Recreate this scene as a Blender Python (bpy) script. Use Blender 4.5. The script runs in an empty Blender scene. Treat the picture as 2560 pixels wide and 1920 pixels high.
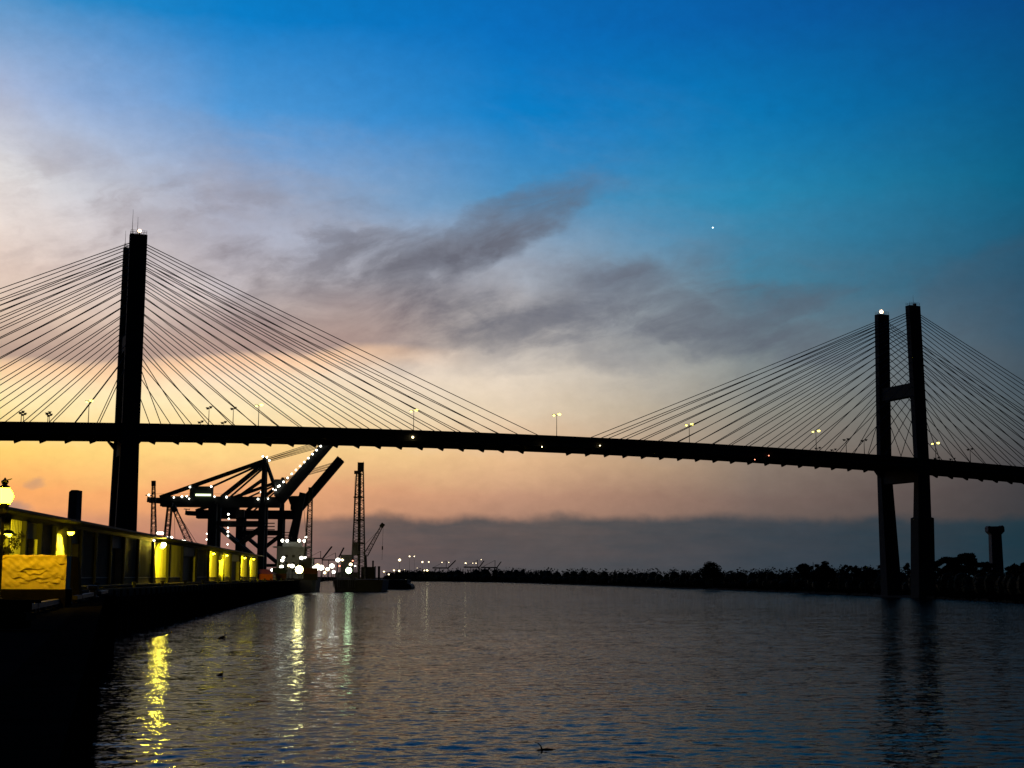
import bpy, math, random
import numpy as np
from mathutils import Vector, Matrix
random.seed(7); rng = np.random.default_rng(7)
SC = bpy.context.scene
COL = SC.collection
R = math.radians; V = Vector

# ------------------------------------------------------------------ camera
F = 3409.0; HZ = 1442.05; ROLL = 0.0049; EYE = 7.5
PITCH = math.atan((HZ - 960) / F)
cd = bpy.data.cameras.new('camera'); cam = bpy.data.objects.new('camera', cd); COL.objects.link(cam)
cd.sensor_width = 36; cd.lens = F / 2560 * 36; cd.clip_start = 0.1; cd.clip_end = 60000
CM = Matrix.Rotation(R(90) + PITCH, 4, 'X') @ Matrix.Rotation(ROLL, 4, 'Z')
cam.matrix_world = Matrix.Translation((0, 0, EYE)) @ CM
SC.camera = cam
C3 = CM.to_3x3()
def ray(px, py): return C3 @ Vector(((px - 1280) / F, (960 - py) / F, -1))
def at(px, py, Y):                      # photograph direction, real distance Y in metres
    v = ray(px, py); return Vector((0, 0, EYE)) + v * (Y / v.y)
def on_z(px, py, z=0):
    v = ray(px, py); return Vector((0, 0, EYE)) + v * ((z - EYE) / v.z)
def on_wall(px, py, pt, n):
    v = ray(px, py); t = (pt[0] * n[0] + pt[1] * n[1]) / (v.x * n[0] + v.y * n[1]); return Vector((0, 0, EYE)) + v * t
def azel(px, py):
    v = ray(px, py).normalized(); return math.degrees(math.atan2(v.x, v.y)), math.degrees(math.asin(v.z))
def lin(c):
    return tuple(((x / 255) / 12.92 if x / 255 <= .04045 else ((x / 255 + .055) / 1.055) ** 2.4) for x in c[:3]) + (1,)

# ------------------------------------------------------------------ sky
W = bpy.data.worlds.new('World'); SC.world = W; W.use_nodes = True
nt = W.node_tree; nt.nodes.clear()
class E:
    """tiny expression wrapper that builds Math nodes"""
    def __init__(s, sock): s.s = sock
    def _m(op, *a, clamp=False):
        n = nt.nodes.new('ShaderNodeMath'); n.operation = op; n.use_clamp = clamp
        for i, x in enumerate(a):
            if isinstance(x, E): nt.links.new(x.s, n.inputs[i])
            else: n.inputs[i].default_value = x
        return E(n.outputs[0])
    def __add__(s, o): return E._m('ADD', s, o)
    __radd__ = __add__
    def __sub__(s, o): return E._m('SUBTRACT', s, o)
    def __rsub__(s, o): return E._m('SUBTRACT', o, s)
    def __mul__(s, o): return E._m('MULTIPLY', s, o)
    __rmul__ = __mul__
    def __truediv__(s, o): return E._m('DIVIDE', s, o)
def mrange(x, a, b, smooth=False, c=0.0, d=1.0):
    n = nt.nodes.new('ShaderNodeMapRange'); n.interpolation_type = 'SMOOTHSTEP' if smooth else 'LINEAR'; n.clamp = True
    nt.links.new(x.s, n.inputs[0])
    for i, v in enumerate((a, b, c, d)): n.inputs[i + 1].default_value = v
    return E(n.outputs[0])
def cmix(a, b, f):
    n = nt.nodes.new('ShaderNodeMix'); n.data_type = 'RGBA'; n.clamp_factor = True
    if isinstance(f, E): nt.links.new(f.s, n.inputs[0])
    else: n.inputs[0].default_value = f
    for k, x in ((6, a), (7, b)):
        if isinstance(x, tuple): n.inputs[k].default_value = x
        else: nt.links.new(x, n.inputs[k])
    return n.outputs[2]
def ramp(x, stops):
    n = nt.nodes.new('ShaderNodeValToRGB'); nt.links.new(x.s, n.inputs[0]); el = n.color_ramp.elements
    stops = sorted(stops)
    el[0].position, el[0].color = stops[0]; el[1].position, el[1].color = stops[-1]
    for p, c in stops[1:-1]:
        e = el.new(p); e.color = c
    return n.outputs[0]
def comb(x, y, z=0.0):
    n = nt.nodes.new('ShaderNodeCombineXYZ')
    for i, v in enumerate((x, y, z)):
        if isinstance(v, E): nt.links.new(v.s, n.inputs[i])
        else: n.inputs[i].default_value = v
    return n.outputs[0]
def noise(vec, scale, detail=5, rough=.55, dist=0.0):
    n = nt.nodes.new('ShaderNodeTexNoise'); n.noise_dimensions = '3D'
    nt.links.new(vec, n.inputs['Vector']); n.inputs['Scale'].default_value = scale
    n.inputs['Detail'].default_value = detail; n.inputs['Roughness'].default_value = rough; n.inputs['Distortion'].default_value = dist
    return E(n.outputs[0])
tc = nt.nodes.new('ShaderNodeTexCoord'); sx = nt.nodes.new('ShaderNodeSeparateXYZ'); nt.links.new(tc.outputs['Generated'], sx.inputs[0])
DX, DY, DZ = (E(sx.outputs[i]) for i in range(3))
AZ = E._m('ARCTAN2', DX, DY) * 57.29578
EL = E._m('ARCSINE', DZ) * 57.29578
SUNAZ = -32.0
PSI = E._m('ABSOLUTE', E._m('WRAP', AZ - SUNAZ, 180.0, -180.0))     # degrees away from where the sun went down
# warped copies for cloud edges
nv = comb(AZ * .16, EL * .30, 0.0)
n1 = noise(nv, 1.0, 6, .6); n2 = noise(comb(AZ * .16, EL * .30, 7.3), 1.0, 6, .6)
AZw = AZ + (n1 - .5) * 7.0; ELw = EL + (n2 - .5) * 3.6
T = E._m('SQRT', E._m('MAXIMUM', EL + (n2 - .5) * 2.0 * 1.0, 0.0) / 90.0)
def tpos(el): return math.sqrt(el / 90)
ELS = (0, 1.5, 3.3, 4.9, 6.9, 8.9, 11.9, 15.7, 19.0, 22.8, 36, 90)
cols = {
 0:  [(215,120,80),(240,150,95),(255,172,85),(255,212,104),(255,236,172),(255,228,192),(248,224,204),(240,232,226),(194,200,220),(66,145,200),(0,80,146),(0,34,76)],
 10: [(205,125,100),(230,150,115),(254,172,96),(255,210,108),(255,232,172),(255,226,190),(244,218,200),(230,226,224),(170,184,214),(42,138,196),(0,76,142),(0,32,74)],
 20: [(150,105,95),(190,130,110),(242,172,118),(255,215,136),(255,233,186),(252,222,196),(206,196,198),(162,176,204),(76,150,212),(0,124,198),(0,72,138),(0,30,70)],
 32: [(110,92,88),(146,112,100),(192,146,120),(228,184,140),(228,206,178),(226,213,198),(180,178,182),(78,144,190),(0,126,198),(0,108,186),(0,62,124),(0,26,62)],
 42: [(80,76,80),(96,86,84),(118,100,94),(136,120,108),(142,140,130),(132,142,144),(74,126,150),(34,134,178),(0,116,178),(0,92,164),(0,50,104),(0,22,54)],
 54: [(24,46,58),(36,48,56),(46,52,60),(54,62,70),(60,76,86),(50,76,94),(22,78,106),(0,90,126),(0,82,130),(0,70,130),(0,36,80),(0,18,46)],
 85: [(8,18,26),(10,18,26),(10,18,26),(10,20,28),(10,22,32),(8,22,34),(6,22,36),(2,22,38),(0,22,42),(0,22,46),(0,18,44),(0,14,38)],
 150:[(4,7,11),(4,7,11),(4,7,11),(4,7,12),(4,7,12),(4,8,13),(4,8,14),(3,9,15),(2,10,18),(1,10,21),(0,12,28),(0,14,38)],
}
keys = sorted(cols); base = None
for a, b in zip([None] + keys[:-1], keys):
    c = ramp(T, [(tpos(e), lin(q)) for e, q in zip(ELS, cols[b])])
    base = c if base is None else cmix(base, c, mrange(PSI, a, b))
# wispy high cloud through the whole lit part of the sky
wisp = noise(comb(AZ * .07 - EL * .05, EL * .26 + AZ * .05, 2.0), 1.0, 7, .58, .6)
wmask = mrange(wisp, .46, .72, True) * mrange(EL, 8.0, 12.0, True) * mrange(EL, 14.0, 22.0, True, 1, 0) * mrange(PSI, 24, 50, True, 1, .08)
hazec = ramp(PSI * .01, [(.0, lin((225,205,195))), (.2, lin((176,172,182))), (.34, lin((140,146,162))), (.5, lin((70,92,116))), (.85, lin((14,22,32))), (1.0, lin((8,12,18)))])
skyc = cmix(base, hazec, wmask * .5)
# pale lilac veil left of centre, high up
# individual dark clouds (photograph direction, half sizes in degrees, tilt, weight)
darkc = ramp(PSI * .01, [(.0, lin((176,150,142))), (.14, lin((142,126,128))), (.26, lin((96,95,106))), (.36, lin((98,102,116))), (.48, lin((80,88,102))), (.62, lin((40,56,72))), (1.0, lin((8,12,18)))])
blobs = [  # x, y (in 2212 px), rx, ry, tilt, weight
 (800, 668, 4.8, 1.15, 6, .95), (960, 590, 4.6, .8, 28, 1.0), (1090, 500, 3.6, .75, 30, .9), (735, 585, .75, 2.0, -6, .55), (830, 545, 2.6, .6, 4, .55),
 (660, 655, 3.2, .8, 10, .6), (560, 560, 3.6, .7, -14, .6), (430, 520, 3.4, .7, -14, .5), (420, 560, 3.0, .6, -4, .35), (610, 610, 2.2, .7, 20, .3),
 (1290, 630, 2.4, .9, 10, .9), (1375, 660, .8, 2.0, 14, .7), (1240, 665, 2.2, .8, 0, .7), (1060, 705, 3.6, .6, 16, .85), (930, 735, 2.6, .5, 14, .6), (1480, 700, 2.6, .8, -6, .75), (1600, 735, 3.6, .8, -7, .8), (1700, 742, 2.2, .6, -6, .6), (1640, 650, 1.8, .7, 0, .5),
 (1330, 745, 4.6, .8, 2, .5), (1180, 770, 3.0, .5, 6, .35), (1900, 760, 5, 1.6, -6, .3), (2120, 620, 3, .9, 5, .3),
 (90, 610, 4.0, .7, 4, .28), (60, 560, 4.0, .6, 2, .2), (80, 1046, .45, .2, 15, .8), (22, 1092, .9, .26, 6, .85), (180, 330, 5.0, .7, -20, .2), (330, 400, 5.0, .7, -22, .22), (620, 420, 6, .9, -24, .15),
]
tot = None
for (x, y, rx, ry, tilt, w) in blobs:
    rx, ry = (rx * 1.25, ry * 1.35) if rx > 1 else (rx * .8, ry * .8); a0, e0 = azel(x * 1.1573, y * 1.1573); c, s_ = math.cos(R(tilt)), math.sin(R(tilt))
    da, de = (AZw - a0, ELw - e0) if rx > 1.5 else (AZ + (n1 - .5) * 2.2 - a0, EL + (n2 - .5) * 1.2 - e0)
    u = (da * c + de * s_) / rx; v = (de * c - da * s_) / ry
    m = mrange(u * u + v * v, 0.0, 2.1, True, w, 0.0)
    tot = m if tot is None else E._m('MAXIMUM', tot, m)
tex = mrange(noise(comb(AZ * .26 - EL * .12, EL * .52 - AZ * .07, 3.1), 1.0, 8, .6, .5), .30, .64, False, .35, 1.18)
skyc = cmix(skyc, darkc, tot * tex * .78)
# broken cloud field drifting across the lit sky
cn = noise(comb(AZ * .15 + EL * .06 + (n1 - .5) * .8, EL * .44 - AZ * .11 + (n2 - .5) * .8, 21.0), 1.0, 8, .6, .35)
dl = E._m('ABSOLUTE', EL - (11.7 - AZ * .12))
field = mrange(cn, .44, .66, True) * mrange(dl, 1.0, 4.2, True, 1, 0) * mrange(AZ, -24.0, -12.0, True, .45, 1) * mrange(AZ, 8.0, 20.0, True, 1, .25) * mrange(PSI, 60, 90, True, 1, 0)
skyc = cmix(skyc, darkc, field * .58)
# mauve band whose lower edge is lit from below
edge = 8.05 + mrange(AZ, -17.0, -6.0, False, 0, 1.25) + (n2 - .5) * 1.3
bm = mrange(EL - edge, -.18, .55, True) * mrange(EL - edge, .5, 3.4, True, 1, 0) * mrange(AZ, -8.0, -1.0, True, 1, 0) * mrange(AZ, -60.0, -40.0, True)
skyc = cmix(skyc, lin((158,128,122)), bm * .78)
glow = mrange(EL - edge, -.9, .0, True) * mrange(EL - edge, .05, .5, True, 1, 0) * mrange(AZ, -8.0, -1.0, True, 1, 0) * mrange(AZ, -60.0, -40.0, True)
skyc = cmix(skyc, lin((255,200,150)), glow * .55)
# far cloud bank along the horizon
bn = noise(comb(AZ * .42, EL * .5, 4.0), 1.0, 4, .55); bn2 = noise(comb(AZ * .12, 2.0, 9.0), 1.0, 3, .5)
top = 2.45 + (bn - .5) * .9 + (bn2 - .5) * .8 + mrange(AZ, 0.0, 22.0, False, 0, .0)
bdens = noise(comb(AZ * .22, EL * 1.3, 11.0), 1.0, 5, .6)
bank = mrange(EL - top, -.30, .22, True, 1, 0) * mrange(AZ, -15.0, -5.0, True, .35, 1) * mrange(bdens, .3, .65, False, .86, 1.05)
bankc = ramp(PSI * .01, [(.0, lin((214,140,112))), (.1, lin((190,136,122))), (.2, lin((124,104,102))), (.27, lin((86,80,82))), (.34, lin((74,76,80))), (.44, lin((46,62,74))), (.54, lin((10,50,64))), (.9, lin((8,16,24))), (1.0, lin((6,10,16)))])
skyc = cmix(skyc, bankc, bank * .95)
lower = mrange(EL, .0, 1.2, True, .06, 0) * mrange(PSI, 50, 80, True, 1, 0)
skyc = cmix(skyc, lin((104,100,104)), lower)
# fine mottling
fine = noise(comb(AZ * 1.1, EL * 1.6, 5.0), 1.0, 6, .65)
hs = nt.nodes.new('ShaderNodeMix'); hs.data_type = 'RGBA'; hs.blend_type = 'MULTIPLY'; hs.inputs[0].default_value = 1
nt.links.new(skyc, hs.inputs[6])
g = mrange(fine, .3, .7, False, .95, 1.05); nt.links.new(comb(g, g, g), hs.inputs[7])
below = mrange(EL, -2.0, 0.0, True)
skyf = cmix(lin((12,16,20)), hs.outputs[2], below)
bg = nt.nodes.new('ShaderNodeBackground'); nt.links.new(skyf, bg.inputs[0]); bg.inputs[1].default_value = 1.0
# the physical sky, sun just under the horizon, adds a little
ns = nt.nodes.new('ShaderNodeTexSky'); ns.sky_type = 'NISHITA'; ns.sun_disc = False; ns.sun_elevation = R(-3.5); ns.sun_rotation = R(SUNAZ)
bg2 = nt.nodes.new('ShaderNodeBackground'); nt.links.new(ns.outputs[0], bg2.inputs[0]); bg2.inputs[1].default_value = 0.05
ad = nt.nodes.new('ShaderNodeAddShader'); nt.links.new(bg.outputs[0], ad.inputs[0]); nt.links.new(bg2.outputs[0], ad.inputs[1])
wo = nt.nodes.new('ShaderNodeOutputWorld'); nt.links.new(ad.outputs[0], wo.inputs[0])
W.cycles.sampling_method = 'MANUAL'; W.cycles.sample_map_resolution = 1024
# last trace of the sun, spread wide by the cloud it sits behind
sd = bpy.data.lights.new('sun', 'SUN'); sd.energy = .012; sd.angle = R(25); sd.color = (1, .62, .35)
so = bpy.data.objects.new('sun', sd); COL.objects.link(so)
sdir = Vector((math.sin(R(SUNAZ)), math.cos(R(SUNAZ)), math.tan(R(2))))
so.rotation_euler = sdir.to_track_quat('Z', 'Y').to_euler(); so.location = (-300, 500, 60)
vs = SC.view_settings; vs.view_transform = 'Standard'; vs.look = 'None'; vs.exposure = 0; vs.gamma = 1; vs.use_curve_mapping = False
SC.cycles.use_denoising = True; SC.cycles.sample_clamp_indirect = 8; SC.cycles.max_bounces = 6; SC.cycles.glossy_bounces = 3
SC.cycles.diffuse_bounces = 2; SC.cycles.caustics_reflective = False; SC.cycles.caustics_refractive = False

# ------------------------------------------------------------------ materials
MAT = {}
def mat(name, col, rough=.8, metal=0.0, spec=.3, var=.25, scale=.6, bump=0.0, col2=None, stretch=(1, 1, 1)):
    m = bpy.data.materials.new(name); m.use_nodes = True; t = m.node_tree; b = t.nodes['Principled BSDF']
    tcn = t.nodes.new('ShaderNodeTexCoord'); mp = t.nodes.new('ShaderNodeMapping'); mp.inputs['Scale'].default_value = stretch
    t.links.new(tcn.outputs['Object'], mp.inputs[0])
    n = t.nodes.new('ShaderNodeTexNoise'); n.inputs['Scale'].default_value = scale; n.inputs['Detail'].default_value = 6; t.links.new(mp.outputs[0], n.inputs['Vector'])
    r = t.nodes.new('ShaderNodeValToRGB'); t.links.new(n.outputs[0], r.inputs[0])
    c2 = col2 or tuple(c * (1 - var) for c in col); r.color_ramp.elements[0].position = .3; r.color_ramp.elements[1].position = .7
    r.color_ramp.elements[0].color = (*c2, 1); r.color_ramp.elements[1].color = (*col, 1)
    t.links.new(r.outputs[0], b.inputs['Base Color']); b.inputs['Roughness'].default_value = rough; b.inputs['Metallic'].default_value = metal
    b.inputs['Specular IOR Level'].default_value = spec
    if bump:
        bn_ = t.nodes.new('ShaderNodeBump'); bn_.inputs['Strength'].default_value = bump; bn_.inputs['Distance'].default_value = .05
        t.links.new(n.outputs[0], bn_.inputs['Height']); t.links.new(bn_.outputs[0], b.inputs['Normal'])
    MAT[name] = m; return m
def emit(name, col, strength):
    m = bpy.data.materials.new(name); m.use_nodes = True; t = m.node_tree; b = t.nodes['Principled BSDF']
    b.inputs['Base Color'].default_value = (.02, .02, .02, 1)
    b.inputs['Emission Color'].default_value = (*col, 1); b.inputs['Emission Strength'].default_value = strength
    MAT[name] = m; return m
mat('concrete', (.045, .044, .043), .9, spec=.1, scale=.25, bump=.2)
mat('old_concrete', (.12, .11, .10), .95, spec=.1, scale=.4, bump=.3)
mat('steel', (.035, .036, .04), .6, spec=.2, scale=1.5)
mat('cable', (.03, .03, .032), .6, spec=.15)
mat('crane_paint', (.022, .024, .026), .6, spec=.2, scale=.5)
mat('wall_metal', (.24, .24, .20), .6, spec=.2, scale=.35, col2=(.13, .13, .11), stretch=(1, 1, .15))
mat('trim', (.55, .54, .46), .6, spec=.3)
mat('dark_door', (.035, .037, .035), .6, spec=.2, scale=.8)
mat('roof_metal', (.022, .022, .022), .7, spec=.15)
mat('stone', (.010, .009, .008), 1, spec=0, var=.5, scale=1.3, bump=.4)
mat('brick', (.06, .034, .022), .95, spec=.05, var=.5, scale=3, bump=.4)
mat('ground', (.012, .012, .012), 1, spec=0, var=.4, scale=.3)
mat('earth', (.03, .028, .022), 1, spec=.02, var=.5, scale=.05)
mat('timber', (.10, .088, .07), .7, spec=.3, var=.4, scale=2)
mat('dark_timber', (.03, .026, .022), .9, spec=.1, var=.4, scale=1)
mat('render_wall', (.72, .60, .38), .95, spec=.1, var=.12, scale=3, bump=.5)
mat('leaf', (.028, .034, .018), .8, spec=.1, var=.5, scale=.4)
mat('bark', (.05, .042, .035), .95, spec=.05)
mat('hull', (.02, .02, .021), .7, spec=.15)
mat('ship_white', (.22, .23, .23), .6, spec=.2)
mat('orange_red', (.35, .07, .03), .7, spec=.2)
mat('feather', (.01, .01, .01), .8, spec=.05)
mat('box_blue', (.03, .05, .09), .7, spec=.1); mat('box_brown', (.10, .04, .025), .7, spec=.1)
emit('sodium', (1, .72, .02), 30); emit('sodium_small', (1, .75, .05), 45); emit('flood', (1, .84, .30), 42)
emit('added_flood', (1, .74, .06), 520); emit('flood_green', (.70, 1, .52), 15)
emit('white_lamp', (1, .95, .76), 9); emit('warm_lamp', (1, .80, .40), 9); emit('deck_lamp', (1, .86, .16), 5)
emit('shore_lamp', (1, .82, .5), 3.2); emit('pale_tube', (.85, 1, .55), 2.2); emit('beacon', (1, .62, .36), 12); emit('red_lamp', (1, .28, .16), 4); emit('lantern_glass', (1, .58, .0018), 230)
emit('star', (.75, 1, 1), 5)

# ------------------------------------------------------------------ mesh helpers
class MB:
    def __init__(s): s.v = []; s.f = []
    def quadbox(s, b, t):               # two rings of 4 points
        o = len(s.v); s.v += [tuple(p) for p in b] + [tuple(p) for p in t]
        s.f += [(o+3, o+2, o+1, o), (o+4, o+5, o+6, o+7)] + [(o+i, o+(i+1) % 4, o+4+(i+1) % 4, o+4+i) for i in range(4)]; return s
    def box(s, c, d, rz=0.0, dirs=None):
        ax, ay = dirs if dirs else (Vector((math.cos(rz), math.sin(rz), 0)), Vector((-math.sin(rz), math.cos(rz), 0)))
        c = Vector(c); x = ax * d[0] / 2; y = ay * d[1] / 2; z = Vector((0, 0, d[2] / 2))
        r = [-x - y, x - y, x + y, -x + y]
        return s.quadbox([c + q - z for q in r], [c + q + z for q in r])
    def bar(s, a, b, w, h=None, up=Vector((0, 0, 1)), w2=None):
        a = Vector(a); b = Vector(b); d = (b - a).normalized(); h = h or w; k = (w2 / w) if w2 else 1
        if abs(d.dot(up)) > .98: up = Vector((0, 1, 0))
        x = d.cross(up).normalized(); y = x.cross(d)
        r = [-x * w / 2 - y * h / 2, x * w / 2 - y * h / 2, x * w / 2 + y * h / 2, -x * w / 2 + y * h / 2]
        return s.quadbox([a + q for q in r], [b + q * k for q in r])
    def tube(s, pts, rad, n=6):
        pts = [Vector(p) for p in pts]; rr = rad if isinstance(rad, (list, tuple)) else [rad] * len(pts); o = len(s.v)
        for i, p in enumerate(pts):
            d = (pts[min(i + 1, len(pts) - 1)] - pts[max(i - 1, 0)]).normalized(); up = Vector((0, 0, 1)) if abs(d.z) < .95 else Vector((1, 0, 0))
            x = d.cross(up).normalized(); y = x.cross(d)
            for k in range(n):
                a = 2 * math.pi * k / n; s.v.append(tuple(p + (x * math.cos(a) + y * math.sin(a)) * rr[i]))
        for i in range(len(pts) - 1):
            for k in range(n): s.f.append((o + i*n + k, o + i*n + (k+1) % n, o + (i+1)*n + (k+1) % n, o + (i+1)*n + k))
        s.f += [tuple(o + k for k in range(n))[::-1], tuple(o + (len(pts)-1)*n + k for k in range(n))]; return s
    def ball(s, c, r, n=10, m=6, sq=(1, 1, 1)):
        c = Vector(c); o = len(s.v)
        for i in range(1, m):
            th = math.pi * i / m
            for k in range(n):
                a = 2 * math.pi * k / n; s.v.append((c.x + r*sq[0]*math.sin(th)*math.cos(a), c.y + r*sq[1]*math.sin(th)*math.sin(a), c.z + r*sq[2]*math.cos(th)))
        s.v += [(c.x, c.y, c.z + r*sq[2]), (c.x, c.y, c.z - r*sq[2])]; tp = len(s.v) - 2
        for k in range(n):
            s.f += [(tp, o + k, o + (k+1) % n), (tp + 1, o + (m-2)*n + (k+1) % n, o + (m-2)*n + k)]
            for i in range(m - 2): s.f.append((o + i*n + k, o + (i+1)*n + k, o + (i+1)*n + (k+1) % n, o + i*n + (k+1) % n))
        return s
    def poly(s, pts, z0, z1):           # vertical prism from an outline
        o = len(s.v); n = len(pts); s.v += [(p[0], p[1], z0) for p in pts] + [(p[0], p[1], z1) for p in pts]
        s.f += [tuple(range(o, o+n))[::-1], tuple(range(o+n, o+2*n))] + [(o+i, o+(i+1) % n, o+n+(i+1) % n, o+n+i) for i in range(n)]; return s
    def lattice(s, a, b, w0, w1, n, r=.09, up=None, side=4):
        """square lattice mast from a to b: chords and zigzag lacing"""
        a = Vector(a); b = Vector(b); d = (b - a).normalized(); up = up or (Vector((0, 1, 0)) if abs(d.y) < .9 else Vector((1, 0, 0)))
        x = d.cross(up).normalized(); y = x.cross(d); cs = [(-1, -1), (1, -1), (1, 1), (-1, 1)]
        def P(i, k):
            t = i / n; w = w0 + (w1 - w0) * t; return a + (b - a) * t + (x * cs[k][0] + y * cs[k][1]) * w / 2
        for k in range(4): s.bar(P(0, k), P(n, k), r * 2.2)
        for i in range(n):
            for k in range(4):
                k2 = (k + 1) % 4; p, q = (P(i, k), P(i + 1, k2)) if i % 2 == 0 else (P(i, k2), P(i + 1, k))
                s.bar(p, q, r * 1.2)
                if i % 3 == 0: s.bar(P(i, k), P(i, k2), r * 1.2)
        return s
    def mesh(s, name, m, off=(0, 0, 0)):
        me = bpy.data.meshes.new(name); o = Vector(off); me.from_pydata([tuple(Vector(v) - o) for v in s.v], [], s.f); me.validate(); me.update()
        if m: me.materials.append(MAT[m])
        return me
    def build(s, name, m, parent=None, smooth=False):
        off = wloc(parent); me = s.mesh(name, m, off)
        if smooth: me.polygons.foreach_set('use_smooth', [True] * len(me.polygons))
        o = bpy.data.objects.new(name, me); COL.objects.link(o)
        if parent: o.parent = parent
        return o
def wloc(o):
    v = Vector((0, 0, 0))
    while o: v += o.location; o = o.parent
    return v
def inst(name, me, parent, loc, rz=0.0, scale=None):
    o = bpy.data.objects.new(name, me); COL.objects.link(o); o.parent = parent; o.location = Vector(loc) - wloc(parent); o.rotation_euler = (0, 0, rz)
    if scale: o.scale = scale
    return o
def thing(name, label, cat, loc=(0, 0, 0), group=None):
    o = bpy.data.objects.new(name, None); COL.objects.link(o); o.location = loc; o.empty_display_size = .5
    return tag(o, label, cat, group)
def tag(o, label=None, cat=None, group=None, kind=None):
    if label: o['label'] = label
    if cat: o['category'] = cat
    if group: o['group'] = group
    if kind: o['kind'] = kind
    return o
def copy_tree(o, parent=None, delta=(0, 0, 0)):
    c = o.copy(); COL.objects.link(c); c.parent = parent
    if parent is None: c.location = o.location + Vector(delta)
    for ch in list(o.children): copy_tree(ch, c)
    return c

# ------------------------------------------------------------------ site lines
GZ = 5.75
U1 = Vector((-350, F, 0)).normalized(); N1 = Vector((-U1.y, U1.x, 0))       # far wharf and shed direction, its left normal
U2 = Vector((-800, F, 0)).normalized(); N2 = Vector((-U2.y, U2.x, 0))       # row of timber kerbs on the quay
U3 = Vector((-990, F, 0)).normalized(); N3 = Vector((-U3.y, U3.x, 0))       # near quay edge
D_SHED, D_WHARF, D_QUAY, D_KERB = 44.0, 33.0, .55, 6.6
def shed(t, d=0.0, z=0.0): p = N1 * (D_SHED + d) + U1 * t; return Vector((p.x, p.y, z))
def wharf(t, d=0.0, z=0.0): p = N1 * (D_WHARF + d) + U1 * t; return Vector((p.x, p.y, z))
def quay(t, d=0.0, z=0.0): p = N3 * (D_QUAY + d) + U3 * t; return Vector((p.x, p.y, z))
def kerb(t, d=0.0, z=0.0): p = N2 * (D_KERB + d) + U2 * t; return Vector((p.x, p.y, z))
QEND = 132.0

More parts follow.
